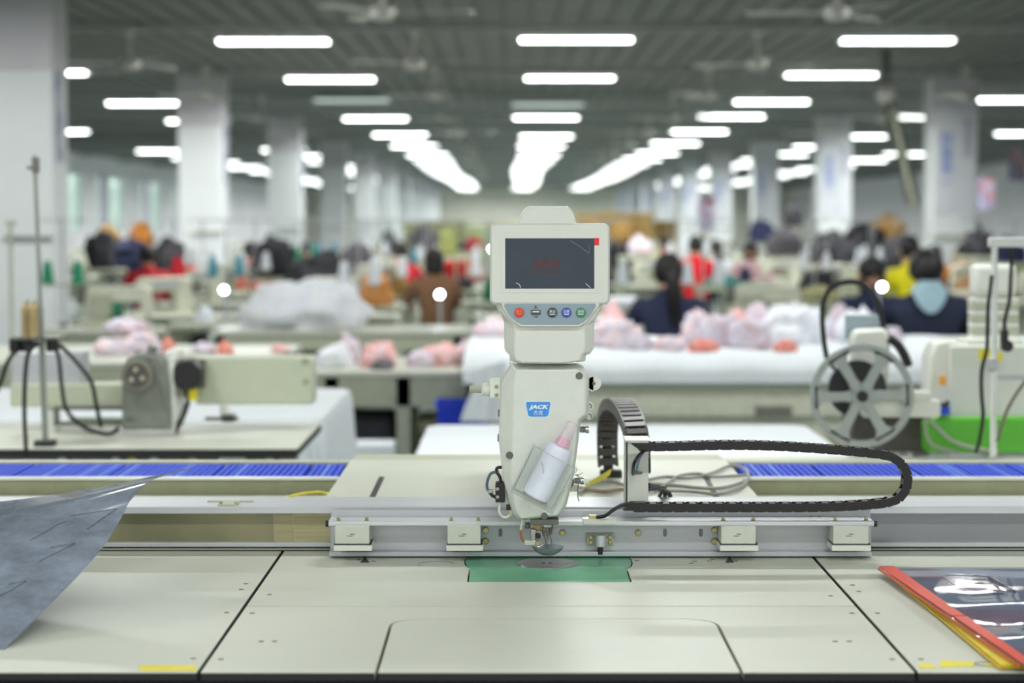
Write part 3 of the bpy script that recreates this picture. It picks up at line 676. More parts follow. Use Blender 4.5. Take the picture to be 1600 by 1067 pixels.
# raised display frame and screen
fo = rr(783, 366, 936, 457.5, 1, ym-.0008); fi = rr(789.3, 372.3, 928.7, 451, .8, ym-.0008)
fr = MB(); fr.loft([[p+Vector((0, .004, 0)) for p in fo], fo, fi, [p+Vector((0, .004, 0)) for p in fi]], caps=False); fr.build('display_frame', M_cream, MON, angle=60)
M_scr = pm('dark screen', (42, 56, 68), .25, var=.05, scale=30)
SC = MB().pbox(789, 372, 929, 451.3, ym-.0003, .002).build('touch_screen', M_scr, MON)
M_red = pm('red print', (128, 52, 56), .6)
for i, (s_, z_) in enumerate((('每天检查油量', .0062), ('定期清洁机台!', .0062), ('Please check the oil level', .0040), ('and clean the machine daily', .0040))):
    text(s_, z_, at(854, (409, 415.5, 421, 424.8)[i], ym-.0008), M_red, SC if i < 4 else MON, sx=1.12)
MB().pbox(928.8, 371.8, 936, 383, ym-.0018, .001).build('red_sticker', pm('red sticker', (232, 34, 40), .4), MON)
fl = MB()
fl.tube(pxs([(891, 376), (906, 385), (921, 396)], ym-.0016), .00025, n=5); fl.tube(pxs([(921, 382), (921, 396)], ym-.0016), .0002, n=5)
fl.build('film_crease', pm('film crease', (170, 178, 182), .3), MON)
fl = MB(); fl.tube(smooth(pxs([(806, 442), (810, 443.5), (812.5, 446.5), (813, 450)], ym-.0018), 4), .0005, n=6); fl.tube(pxs([(915, 442.5), (919, 446.5), (922.5, 449.5)], ym-.0018), .0005, n=6)
fl.build('film_corner', pm('film corner glossy', (240, 245, 246), .1), MON)
# left tension knob
t = MB(); t.pbox(765, 592, 782, 622, yh+.02, .03); tb = t.build('tensioner_block', pm('translucent white plastic', (214, 218, 206), .35), SH, bevel=.001)
for py in (604, 617): screw(776, py, yh+.02, tb, M_olive2, r=.0034, d=.002)
ra = at(765, 608, yh+.035); 
t = MB(); t.lathe([(.0125, 0), (.0125, .003), (.0115, .0035), (.0115, .006), (.0125, .0065), (.0125, .009), (.0112, .0095), (.0112, .012), (.0105, .0125), (.0, .0127)], ra, (-1, 0, 0), n=20); t.build('tensioner_dial', M_cream, tb)
t = MB(); t.cyl(at(752, 608, yh+.035), at(733.5, 608, yh+.035), .0068, .006, n=8); t.build('tensioner_knob', pm('grey green knob', (164, 168, 146), .4), tb)
# right lugs
t = MB(); pc = at(928, 599, yh+.03); t.cyl(pc, pc+Vector((0, .006, 0)), .0128, n=28); t.pbox(919, 586, 928, 612, yh+.03, .006); lg = t.build('guide_lug', M_cream, SH, bevel=.001)
MB().cyl(pc+Vector((0, -.001, 0)), pc+Vector((0, .001, 0)), .003, n=14).build('eyelet', M_dsteel, lg)
t = MB(); t.box(pc.x-.018, pc.x-.006, yh+.028, yh+.04, pc.z-.0145, pc.z-.012); t.build('clip', M_dsteel, lg)
for py, r_ in ((634.5, .0075), (650, .006)):
    pc = at(921, py, yh+.03); t = MB(); t.cyl(pc, pc+Vector((0, .006, 0)), r_, n=22); l2 = t.build('guide_lug', M_cream, SH)
    t = MB(); ri = [[pc+Vector((math.cos(a)*(r2), -.0015+dy, math.sin(a)*r2)) for r2, dy in ((.0028, 0), (.0045, 0), (.0045, .002), (.0028, .002))] for a in [2*PI*k/16-1.2 for k in range(13)]]; t.loft(ri); t.build('snap_ring', M_dsteel, l2)
def tension(px, py, d, name='thread_tensioner'):
    p = at(px, py, yh+.03); t = MB(); t.lathe([(.011, 0), (.007, .004), (.004, .004), (.004, .016), (.0065, .016), (.0065, .021), (0, .021)], p, (1, 0, 0), n=18); a_ = t.build(name, M_steel, SH)
    t = MB(); hel = [p+Vector((.005+.010*k/40, .0052*math.cos(k*.9), .0052*math.sin(k*.9))) for k in range(41)]; t.tube(hel, .0007, n=5); t.build('spring', M_dsteel, a_)
    return a_
tension(901, 671, 0)
tt = tension(893, 751, 0)
t = MB(); t.cyl(at(913, 752, yh+.03), at(920, 752, yh+.03), .0058, n=14); t.build('dial', M_cream, tt)
t = MB(); t.tube(smooth(pxs([(899, 742), (905, 745), (904, 752), (903, 765), (903, 777), (905, 783)], yh+.025)), .0011, n=6); t.tube(smooth(pxs([(899, 742), (906, 741), (911, 738)], yh+.025)), .0007, n=6); t.build('check_spring', M_steel, tt)
t = MB(); t.pbox(886, 758, 905, 768, yh+.03, .01); t.build('bracket', M_olive, tt, bevel=.001)
# left solenoid valve
t = MB(); t.pbox(774, 755, 789, 785, yh+.02, .03); sv = t.build('solenoid_valve', M_plastic, SH, bevel=.0015)
for py in (763.5, 776): screw(777.5, py, yh+.02, sv, M_steel, r=.0036, d=.004)
t = MB(); t.tube(smooth(pxs([(783, 755), (781, 745), (776, 737), (777, 731), (784, 730)], yh+.03)), .0028); t.build('valve_cable', M_plastic, sv)
t = MB(); t.tube(smooth(pxs([(780, 738), (768, 739), (762, 750), (761, 762), (765, 769)], yh+.03)), .0024); t.build('air_hose', pm('dark blue hose', (70, 96, 116), .25), sv)
t = MB(); t.tube(smooth(pxs([(765, 768), (769, 774), (775, 777)], yh+.03)), .003); t.build('elbow', M_plastic, sv)
t = MB(); t.pbox(762, 765, 770, 771, yh+.027, .008); t.build('elbow_nut', M_steel, sv, bevel=.001)
t = MB(); t.pbox(790, 752, 797, 792, yh+.03, .02); t.build('valve_plate', M_cream, SH, bevel=.001)
t = MB(); t.pbox(791, 789, 802, 797, yh+.02, .02); mb_ = t.build('sensor_block', M_plastic, SH, bevel=.001)
t = MB(); t.tube(smooth(pxs([(782, 785), (780, 798), (784, 806), (792, 808), (800, 803), (806, 803)], yh+.03)), .0022); t.build('white_hose', M_cream, sv)
t = MB(); t.pbox(796, 797, 800, 805, yh+.02, .01); t.build('clip', M_brass, mb_)
for px, py in ((780.5, 646), (779.5, 685)):
    t = MB(); t.pbox(px-2.2, py-5, px+1, py+5, yh+.03, .02); t.build('side_notch', M_dsteel, SH)
# needle assembly
t = MB(); t.pbox(829, 811, 873, 820, yh+.02, .05); na = t.build('needle_bar_housing', M_dsteel, SH, bevel=.001)
t = MB(); p0 = at(832.5, 816, 3.43); p1 = at(832.5, 852, 3.43); t.cyl(p0, p1, .0036, n=14); t.build('presser_bar', M_steel, na)
t = MB(); t.pbox(832, 818, 845, 829, 3.425, .02); t.build('presser_block', pm('bronze block', (150, 128, 84), .35, .8), na, bevel=.001)
t = MB(); t.pbox(849, 815, 862, 824, 3.425, .02); t.build('guide_block', M_cream, na, bevel=.001)
t = MB(); t.pbox(828, 828, 845, 845, 3.428, .016); t.build('needle_bar_block', pm('satin steel', (178, 178, 172), .3, .7), na, bevel=.0015)
t = MB(); t.pbox(848, 818, 863, 836, 3.438, .014); t.build('rocker_block', pm('grey steel', (146, 144, 136), .35, .6), na, bevel=.0015)
t = MB(); t.pbox(829, 826, 838, 846, 3.42, .012); t.build('clamp_body', M_steel, na, bevel=.002)
t = MB(); p = at(841, 838, 3.415); t.cyl(p, p+Vector((0, .015, 0)), .0044, n=18); t.build('lever_pin', M_plastic, na)
t = MB(); t.pbox(838, 829, 847, 846, 3.43, .012); t.build('lever', M_steel, na, bevel=.001)
t = MB(); t.pbox(847, 824, 858, 832, 3.43, .012); t.build('needle_clamp', M_dsteel, na, bevel=.001)
t = MB(); p0 = at(855.5, 815, 3.445); p1 = at(855.5, 846, 3.445); t.cyl(p0, p1, .0018, n=10); t.cyl(p1, at(855.5, 868, 3.445), .0009, .0004, n=8); t.build('needle', M_steel, na)
for px in (851, 860):
    t = MB(); t.tube(smooth(pxs([(px, 822), (px-2, 833), (px+1, 842), (px+2, 850)], 3.435)), .0011, n=6); t.build('thread_guide', M_dsteel, na)
t = MB(); t.pbox(819, 844, 845.5, 853, 3.42, .02); fb = t.build('foot_block', pm('pale steel', (196, 198, 190), .3, .5), SH, bevel=.0015)
screw(840.5, 848.5, 3.42, fb, M_brass, r=.005, d=.004)
t = MB(); t.lathe([(0, -.0145), (.012, -.0135), (.022, -.008), (.0275, -.001), (.0285, 0), (.0265, 0), (.021, -.007), (.0115, -.0125), (0, -.0135)], at(856, 853.2, 3.445)+Vector((0, 0, -.001)), (0, 0, 1), n=28)
t.build('needle_guard_cup', pm('cup plastic', (160, 170, 172), .22, .3, var=.06), fb, angle=60)
t = MB(); t.tube(smooth(pxs([(817, 812), (815, 822), (814, 828)], 3.43)), .0022); t.build('oil_tube', M_cream, na)
t = MB(); t.tube(smooth(pxs([(814, 828), (814, 836), (817, 844), (822, 847)], 3.43)), .0019); t.build('copper_tube', pm('copper', (176, 108, 60), .3, .7), na)
t = MB(); t.tube(smooth(pxs([(858, 816), (861, 824), (863, 820), (862, 830), (858, 836)], 3.43)), .0014, n=6); t.build('wire_lever', pm('bronze wire', (120, 100, 76), .4, .6), na)
t = MB(); t.pbox(820, 818, 828, 826, 3.44, .02); t.build('rear_link', M_dsteel, na, bevel=.002)
# bottle cup (clear box) on the front of the casing
BOX = thing('bottle_holder', 'clear acrylic box tilted on the front of the sewing head', 'box', at(831, 785, 3.375))
A_, B_, C_, D_ = [at(x, y, 3.333) for x, y in ((834, 697), (902, 733), (863, 803), (799, 768))]
M_acr = clear('clear acrylic', (253, 254, 254), .03, .02, (230, 232, 235), .04, fk=.3); th = .0018
ux = (B_-A_).normalized(); uy = (D_-A_).normalized(); dv = Vector((0, .054, 0))
def wall(p, q_, n_, nm, mt=M_acr): m_ = MB(); m_.loft([[p, q_, q_+dv, p+dv], [p+n_*th, q_+n_*th, q_+n_*th+dv, p+n_*th+dv]]); return m_.build(nm, mt, BOX)
wall(A_, D_, ux, 'side_wall'); wall(B_, C_, -ux, 'side_wall'); wall(D_, C_, -uy, 'bottom_wall')
for k, nm in ((0, 'front_wall'), (.0522, 'rear_wall')):
    m_ = MB(); m_.loft([[p+Vector((0, k, 0)) for p in (A_, B_, C_, D_)], [p+Vector((0, k+th, 0)) for p in (A_, B_, C_, D_)]]); m_.build(nm, M_acr, BOX)
rim = MB(); rim.tube([A_, D_], .0009, n=6); rim.tube([A_, B_], .0007, n=6); rim.tube([B_, C_], .0009, n=6); rim.tube([D_, C_], .0014, n=6); rim.tube([B_+ux*-.006+uy*.004, C_+ux*-.006-uy*.006], .0007, n=6)
rim.build('edge', clear('acrylic edge', (225, 232, 230), .6, .35, (245, 248, 248), .08), BOX)
b0 = at(836, 777, 3.361); b1 = at(877, 696, 3.361); ax = (b1-b0).normalized(); L_ = (b1-b0).length
BT = thing('oil_bottle', 'white squeeze bottle with pink neck and clear nozzle leaning in the acrylic box', 'bottle', b0)
MB().lathe([(0, 0), (.021, 0), (.0232, .003), (.0232, L_-.008), (.0215, L_-.002), (.011, L_), (0, L_)], b0, ax, n=32).build('bottle_body', pm('bottle white', (222, 224, 238), .4), BT)
MB().lathe([(.0115, 0), (.0115, .005), (.0102, .006), (.0102, .013), (0, .013)], b1, ax, n=24).build('neck_ring', pm('pink plastic', (236, 168, 196), .4), BT)
MB().lathe([(.0145, -.001), (.013, .008), (.0098, .03), (.0085, .042), (.0, .042)], b1+ax*.001, ax, n=24).build('nozzle_cap', clear('frosted cap', (252, 248, 250), .1, .22, (236, 228, 234), .3, fk=.4), BT)
MB().cyl(b0+ax*-.0012, b0-ax*.0002, .0225, n=28).build('bottle_base', pm('mauve base', (150, 120, 130), .4), BT)
m_ = MB(); q0 = b0+ax*.045+ux*-.008+Vector((0, -.0234, 0)); m_.tube([q0+Vector((-.003, 0, .02)), q0+Vector((0, 0, .012)), q0], .0006, n=5); m_.build('pen_mark', pm('grey pen', (170, 174, 190), .6), BT)

# =============================================== things lying on the worktop
# grey translucent template sheet curling up at the left
M_sheet = clear('grey pvc sheet', (186, 192, 200), .14, .70, (150, 160, 176), .10)
rt = [((4, 1018), 2.76), ((62, 960), 2.85), ((110, 912), 2.93), ((150, 868), 3.0), ((178, 830), 3.06), ((194, 800), 3.11), ((207, 778), 3.15), ((238, 750), 3.22), ((303, 731), 3.32)]
lf = [((-150, 1030), 2.72), ((-150, 990), 2.78), ((-150, 945), 2.86), ((-150, 900), 2.94), ((-150, 868), 3.02), ((-150, 848), 3.1), ((-150, 832), 3.18), ((-150, 822), 3.27), ((-150, 797), 3.42)]
RT = smooth([at(*p, y) for p, y in rt], 5); LF = smooth([at(*p, y) for p, y in lf], 5); NN = len(RT)-1
def shf(u, v):
    i = min(int(v*NN), NN-1); f = v*NN-i; a = RT[i].lerp(RT[i+1], f); b = LF[i].lerp(LF[i+1], f)
    p = a.lerp(b, u); p.z -= .012*math.sin(PI*u)*(v > .5)*(v-.5)*2; return p
tag(MB().sheet(shf, 16, 40, .0012).build('template_sheet', M_sheet, None, origin=RT[0], angle=80), 'large grey translucent plastic template sheet curling up over the left worktop', 'plastic sheet')
ts = bpy.data.objects['template_sheet']
def mark_on_sheet(uvs, r=.0004):
    MB().tube([shf(u, v)+Vector((0, -.0022, .0018)) for u, v in uvs], r, n=5).build('pen_line', M_ink, ts)
mark_on_sheet([(.26, .62), (.30, .60), (.34, .55), (.40, .50)]); mark_on_sheet([(.04, .66), (.1, .58), (.14, .53)]); mark_on_sheet([(.04, .66), (.15, .665), (.25, .67)])
mark_on_sheet([(.28, .44), (.22, .445), (.16, .45), (.30, .37)]); mark_on_sheet([(.4, .28), (.3, .285), (.36, .25), (.46, .22)])
# red / yellow edged clear template stack at the right
TS = thing('template_stack', 'layered clear template with red and yellow taped edge over dark cloth, right worktop', 'template', onz(1480, 960, ZT))
zl = ZT+.012
def ln(p, q_, t): return p.lerp(q_, t)
r0, r1 = onz(1372, 889.5, zl), onz(1592, 1042, zl); dr = (r1-r0); nx = Vector((.62, 0, 0))
# yellow lower layer
y0_, y1_ = onz(1398, 908, ZT+.003), onz(1560, 1044, ZT+.003)
MB().loft([[y0_, y1_, y1_+Vector((.55, -.01, 0)), y0_+Vector((.5, .0, 0))], [p+Vector((0, 0, .0015)) for p in (y0_, y1_, y1_+Vector((.55, -.01, 0)), y0_+Vector((.5, .0, 0)))]]).build('lower_film', pm('yellow film', (232, 196, 40), .4), TS)
MB().sheet(lambda u, v: ln(y0_, y1_, v)+Vector((.003+.030*u*(.3+v), 0, .0035)), 2, 12, .001).build('yellow_tape', pm('pale yellow tape', (236, 214, 60), .4, var=.1, scale=12), TS)
cl2 = MB(); cl2.sheet(lambda u, v: ln(r0, r1, v)+Vector((.018+.6*u, 0, -.003)), 3, 8, .004)
M_slate = bpy.data.materials.new('slate cloth')
M_slate.use_nodes = True; nt = M_slate.node_tree; p_ = nt.nodes['Principled BSDF']; p_.inputs['Roughness'].default_value = .8
tc = nt.nodes.new('ShaderNodeTexCoord'); nz = nt.nodes.new('ShaderNodeTexNoise'); nz.inputs['Scale'].default_value = 5.5; cr = nt.nodes.new('ShaderNodeValToRGB')
nt.links.new(tc.outputs['Object'], nz.inputs[0]); nt.links.new(nz.outputs[0], cr.inputs[0]); nt.links.new(cr.outputs[0], p_.inputs['Base Color'])
cr.color_ramp.interpolation = 'EASE'; cr.color_ramp.elements[0].position = .5; cr.color_ramp.elements[0].color = (*lin((116, 128, 156)), 1); cr.color_ramp.elements[1].position = .56; cr.color_ramp.elements[1].color = (*lin((132, 100, 122)), 1)
cl2.build('dark_cloth', M_slate, TS)
wav = lambda u, v: .0028*math.sin(v*17+2.5*u)*(v > .25)*min(1, (v-.25)*3)+.0022*math.sin(u*21+v*6)*min(1, v*1.5)
MB().sheet(lambda u, v: ln(r0, r1, v)+Vector((.6*u, 0, .003+wav(u, v)*min(1, u*8))), 50, 36, .0008).build('clear_film', clear('glossy film', (246, 248, 251), .3, .05, (200, 205, 215), .04), TS, angle=80)
def redstrip(v0, v1, o=0):
    MB().sheet(lambda u, v: ln(r0, r1, v0+(v1-v0)*v)+Vector(((.002+.025*u*(1-.35*(v0+(v1-v0)*v)))+o, 0, .0042)), 2, 10, .0014).build('red_tape', pm('red tape', (226, 68, 44), .35, var=.06, scale=14), TS)
redstrip(0, .57); redstrip(.578, 1, .002)
MB().sheet(lambda u, v: ln(r0, r1, v)+Vector((-.0004, 0, .003-.004*u)), 2, 10, .0012).build('red_edge', pm('orange edge', (222, 92, 30), .4), TS)
for (a0, a1) in (((1545, 902), (1586, 924)),):
    MB().tube([onz(*a0, zl+.006), onz(*a1, zl+.006)], .0014, n=5).build('slit', M_black, TS)
MB().tube([onz(1470, 900, zl+.006), onz(1518, 931, zl+.006), onz(1575, 929, zl+.006)], .0005, n=5).build('pen_line', M_ink, TS)
MB().tube([onz(1478, 898, zl+.006), onz(1545, 901, zl+.006)], .0005, n=5).build('pen_line', M_ink, TS)
for a0, a1 in ((1521, 905.5), (1551, 922.5)):
    c = onz(a0+9, a1, zl+.0065); MB().box(c.x-.009, c.x+.009, c.y-.006, c.y+.006, c.z-.0005, c.z).build('slot_mark', pm('maroon slot', (86, 26, 48), .5), TS)
def tape(pts, label):
    P = [onz(x, y, ZT+.0003) for x, y in pts]; o = MB().prism([p+Vector((0, 0, .0006)) for p in P], (0, 0, -.0006)).build('tape_piece', M_yel, None, origin=P[0]); tag(o, label, 'tape', 'yellow tape scraps on the front edge')
tape([(214, 1043), (224, 1039.5), (305, 1040), (308, 1048), (222, 1048)], 'long yellow tape scrap at the left front edge of the worktop')
tape([(1434, 1037), (1452, 1036.5), (1464, 1042), (1462, 1044), (1438, 1044)], 'small yellow tape scrap, left one of the two by the red template')
tape([(1468, 1034), (1474, 1031.5), (1490, 1033), (1520, 1034), (1526, 1039), (1518, 1042), (1496, 1041), (1470, 1043.5)], 'ragged larger yellow tape scrap in front of the red template')
tape([(1536, 1038), (1560, 1037), (1566, 1042), (1545, 1043)], 'faint yellow tape scrap under the wire ring by the template corner')
rg = MB(); c = onz(1550, 1037, ZT+.002); rg.tube([c+Vector((.024*math.cos(a), .012*math.sin(a), 0)) for a in [2*PI*k/24 for k in range(25)]], .0007, n=5)
tag(rg.build('wire_ring', pm('grey wire', (140, 140, 120), .4), None, origin=c), 'thin wire ring lying by the near corner of the red template', 'wire ring')

# =============================================== MIDDLE GROUND, left: blurred long-arm machine on its table
ZM = .81
LT = thing('machine_table', 'long cream table with a black edge under the blurred long-arm machine at the left', 'table', (-1.6, 6.5, 0))
a = onz(462, 703, ZM); yfr = onz(300, 701, ZM).y; ybk = 7.0
t = MB(); t.box(-3.0, a.x, yfr, ybk, ZM-.003, ZM); t.k = 1; t.box(-3.0, a.x, yfr, ybk, ZM-.028, ZM-.003); t.build('table_top', [M_table, M_black], LT)
MB().box(-2.95, a.x-.06, yfr+.05, ybk-.05, ZM-.09, ZM-.03).build('apron', M_dsteel, LT)
for px in (-2.5, -1.25, a.x-.1):
    for yy in (yfr+.08, ybk-.1): MB().box(px-.025, px+.025, yy-.025, yy+.025, 0, ZM-.03).build('leg', M_olive, LT)
for k, px in enumerate((96, 180, 205, 240, 300, 362, 420)):
    t = MB(); t.pbox(px-(5 if k != 5 else 20), 710, px+(5 if k != 5 else 20), 722, yfr+.02, .03); t.build('bracket', [M_white, M_white, M_yel, M_white, M_olive, M_white, M_olive][k], LT)
LM = thing('sewing_machine', 'blurred long-arm sewing machine with grey belt cover and black motor at the left', 'sewing machine', at(240, 690, 6.6))
ya = 6.55
M_gcov = pm('grey belt cover', (118, 122, 114), .5, var=.05)
cov = [(190, 672), (190, 575), (198, 560), (215, 553), (232, 553), (248, 556), (261, 574), (265, 600), (268, 672)]
CV = MB().prism(pxs(cov, ya), (0, .09, 0)).build('belt_cover', M_gcov, LM, bevel=.008)
MB().tube(pxs([(232, 556), (247, 590), (262, 640)], ya), .004, n=6).build('cover_rib', M_gcov, CV)
c = at(216, 586, ya); m_ = MB(); m_.cyl(c, c+Vector((0, -.03, 0)), .052, n=32); hwh = m_.build('handwheel', pm('olive grey wheel', (124, 122, 108), .5), LM, bevel=.004)
MB().cyl(c+Vector((0, -.031, 0)), c+Vector((0, -.029, 0)), .040, n=28).build('wheel_recess', pm('dark wheel', (84, 78, 74), .6), hwh)
for k in range(3):
    a_ = k*2*PI/3+1.7; m_ = MB(); cc = c+Vector((.021*math.cos(a_), -.031, .021*math.sin(a_))); m_.cyl(cc, cc+Vector((0, -.002, 0)), .008, n=14); m_.build('wheel_hole', M_olive, hwh)
for p in ((203, 653), (253, 668)): screw(p[0], p[1], ya, LM, M_dsteel, r=.007)
m_ = MB(); m_.cyl(at(235, 553, ya+.05), at(240, 541, ya+.05), .016, n=14); m_.build('cover_cap', M_gcov, LM)
m_ = MB(); m_.prism(pxs([(262, 560), (272, 560), (273, 640), (272, 676), (266, 676)], ya+.02), (0, .2, 0)); m_.build('pillar_edge', M_cream, LM, bevel=.004)
m_ = MB(); m_.pbox(255, 548, 276, 600, ya+.1, .16); m_.build('pillar_top', M_cream, LM, bevel=.01)
m_ = MB(); m_.pbox(305, 558, 489, 632, ya+.14, .14); arm_ = m_.build('arm', pm('pale olive enamel', (184, 190, 168), .4, var=.02), LM, bevel=.006)
m_ = MB(); m_.pbox(272, 556, 306, 622, ya+.16, .14); m_.build('arm_root', M_olive, LM, bevel=.006)
for p in ((477, 564), (478, 596)): m_ = MB(); q = at(p[0], p[1], ya+.14); m_.cyl(q, q+Vector((0, -.004, 0)), .01, n=14); m_.build('plug', M_olive2, arm_)
m_ = MB(); q = at(291, 586, ya+.02); pr = [(q.x+.053*math.cos(k*PI/4+PI/8), q.y, q.z+.053*math.sin(k*PI/4+PI/8)) for k in range(8)]; m_.prism(pr, (0, .09, 0)); m_.build('motor', M_plastic, LM, bevel=.006)
m_ = MB(); m_.pbox(272, 562, 320, 606, ya+.11, .04); m_.build('motor_flange', pm('dark olive metal', (96, 96, 84), .5), LM, bevel=.003)
m_ = MB(); m_.tube(smooth(pxs([(292, 610), (294, 625), (288, 645), (280, 662), (273, 676)], ya+.06)), .009); m_.build('motor_cable', M_plastic, LM)
m_ = MB(); m_.pbox(295, 607, 308, 626, ya+.05, .01); m_.build('yellow_label', M_yel, LM)
m_ = MB(); m_.pbox(320, 652, 372, 657, ya+.1, .02); m_.build('cross_bar', M_dsteel, LM)
m_ = MB(); m_.pbox(343, 632, 356, 657, ya+.12, .04); m_.build('arm_bracket', M_cream, LM, bevel=.003)
m_ = MB(); m_.pbox(346, 648, 366, 660, ya+.1, .05); m_.build('bracket_foot', M_dsteel, LM, bevel=.003)
m_ = MB(); m_.pbox(15, 600, 195, 636, ya+.14, .12); m_.build('lower_arm', pm('pale olive enamel', (184, 190, 168)), LM, bevel=.005)
m_ = MB(); m_.pbox(74, 636, 88, 690, ya+.15, .06); m_.build('lower_post', M_cream, LM, bevel=.003)
m_ = MB(); m_.pbox(84, 636, 192, 641, ya+.1, .04); m_.pbox(84, 660, 192, 665, ya+.1, .04); m_.pbox(84, 640, 90, 662, ya+.1, .04); m_.build('base_frame', M_dsteel, LM)
m_ = MB(); m_.pbox(108, 654, 190, 662, ya+.06, .04); m_.build('base_rod', pm('green grey metal', (118, 130, 112), .4, .3), LM)
WB = MB(); WB.pbox(17, 551, 127, 602, ya+.16, .14); wb_ = tag(WB.build('control_box', M_alu2, None, bevel=.004, origin=at(70, 602, 6.7)), 'pale grey control box on the lower arm behind the thread stand', 'box')
cable('power_cable', pxs([(84, 536), (92, 560), (96, 600), (104, 640), (128, 665), (150, 675), (172, 678), (186, 668)], 6.45), .007, M_plastic, 'black cable drooping right from the thread stand, inner one', group='cables of the thread stand')
cable('power_cable', pxs([(82, 536), (100, 545), (125, 572), (143, 598), (150, 630), (158, 668)], 6.42), .007, M_plastic, 'black cable running furthest right from the thread stand', group='cables of the thread stand')
cable('power_cable', pxs([(62, 536), (46, 548), (40, 580), (38, 640), (40, 690), (41, 715)], 6.12), .007, M_plastic, 'black cable hanging straight down left of the stand pole over the table edge', group='cables of the thread stand')
cable('power_cable', pxs([(58, 534), (30, 545), (12, 565), (0, 600), (-20, 640)], 6.3), .007, M_plastic, 'black cable leaving the left edge of the picture from the thread stand', group='cables of the thread stand')
TH = thing('thread_stand', 'tall pole thread stand with two tan spools at the far left', 'thread stand', at(70, 693, 6.28))
m_ = MB(); m_.cyl(at(71, 693, 6.28), at(63, 480, 6.28), .0095, n=12); m_.cyl(at(63, 480, 6.28), at(54, 243, 6.28), .0068, n=12); m_.build('pole', pm('dull steel pole', (160, 164, 156), .35, .6), TH)
m_ = MB(); q = at(71, 694, 6.28); m_.box(q.x-.03, q.x+.03, q.y-.03, q.y+.03, ZM, ZM+.018); m_.build('base_block', M_black, TH)
m_ = MB(); m_.pbox(49, 246, 60, 270, 6.27, .02); m_.cyl(at(42, 262, 6.28), at(60, 262, 6.28), .006, n=8); m_.build('top_clamp', M_dsteel, TH, bevel=.002)
m_ = MB(); m_.pbox(19, 527, 90, 531, 6.2, .14); m_.build('spool_tray', M_dsteel, TH)
for px in (24, 41, 82): m_ = MB(); q = at(px, 529, 6.24); m_.cyl(q, q+Vector((0, 0, -.04)), .02, n=14); m_.build('tray_foot', M_plastic, TH)
for px in (44, 56):
    m_ = MB(); q = at(px, 528, 6.24); m_.cyl(q, at(px, 468, 6.24), .0025, n=8); m_.build('spindle', M_steel, TH)
for px, nm in ((40.5, 'left'), (53, 'right')):
    q = at(px, 527, 6.215 if px < 45 else 6.19); m_ = MB(); pr = [(0, 0), (.0135, 0)]
    for k in range(15): pr += [(.0142, .003+k*.0062), (.0132, .006+k*.0062)]
    pr += [(.012, .1), (.006, .102), (.006, .112), (0, .112)]
    m_.lathe(pr, q, (0, 0, 1), n=18); tag(m_.build('thread_spool', pm('tan thread', (176, 156, 112), .7, var=.1), None, origin=q), 'tan thread spool, %s one of the pair on the thread stand' % nm, 'spool', 'tan spools on the thread stand')
# a second thinner stand at the very edge
T2 = thing('thread_stand', 'thin second stand pole at the far left edge behind the tan spools', 'thread stand', at(20, 690, 6.9))
MB().cyl((at(18, 560, 8.9).x, 8.9, 0), at(16, 345, 8.9), .009, n=10).build('pole', M_olive, T2); m_ = MB(); m_.pbox(8, 345, 24, 352, 8.89, .02); m_.build('cross_arm', M_olive, T2)

# white cloth covered table behind it, and centre table
def draped(name, x0, x1, y0, y1, z, drop, label, seed, rnd=.05, th=.012):
    root = thing(name, label, 'table', ((x0+x1)/2, (y0+y1)/2, 0))
    MB().box(x0+.02, x1-.02, y0+.02, y1-.02, z-.04, z-.008).build('table_top', M_table, root)
    for a in (x0+.08, x1-.08):
        for b in (y0+.08, y1-.08): MB().box(a-.025, a+.025, b-.025, b+.025, 0, z-.04).build('leg', M_olive, root)
    R_ = random.Random(seed); ph = R_.uniform(0, 6); n = 120; prof = [(0, z-.001, -.05)]; 
    def rim(s, k):                                  # s: 0..1 around the perimeter, k: outward offset
        pts = rrect(x0-k, y0-k, x1+k, y1+k, .06+k, 6); L = len(pts); f = s*L; i = int(f) % L; j = (i+1) % L; f -= int(f)
        return Vector((pts[i][0]*(1-f)+pts[j][0]*f, pts[i][1]*(1-f)+pts[j][1]*f, 0))
    rings = []
    lv = [(-.35, .0), (-.02, .0), (0, -.004), (.006, -.02)]+[(.008+.002*i, -.04-drop*i/6) for i in range(7)]
    for li, (k, dz) in enumerate(lv):
        ring = []
        for q in range(n):
            s_ = q/n; p = rim(s_, max(k, 0)); c_ = Vector(((x0+x1)/2, (y0+y1)/2, 0))
            if k < 0: p = c_+(p-c_)*(1-.02 if k > -.1 else .3)
            amp = max(0, li-3)/8*.05
            p = p+(p-c_).normalized()*amp*(math.sin(s_*2*PI*17+ph)+.6*math.sin(s_*2*PI*31+ph*2))
            p.z = z+dz+.002*math.sin(p.x*9+ph)*math.sin(p.y*7); ring.append(p)
        rings.append(ring)
    o = MB(); o.loft(rings, caps=False); o.add(rings[0], [tuple(range(n))]); ob = o.build('tablecloth', M_cloth, None, origin=((x0+x1)/2, (y0+y1)/2, 0), angle=60)
    return root, ob
r_, c_ = draped('cloth_table', -3.2, -.70, 7.25, 8.6, .80, .5, 'table hidden under a hanging white cloth behind the left long-arm machine', 3)
tag(c_, 'white cloth draped to the floor over the table behind the left long-arm machine', 'tablecloth')
r_, c_ = draped('cloth_table', onz(690, 658, .8).x-.05, onz(1270, 658, .8).x-.03, 6.12, 7.15, .79, .2, 'table under a flat white cloth just behind the sewing head', 5)
tag(c_, 'flat white cloth on the table just behind the sewing head', 'tablecloth')

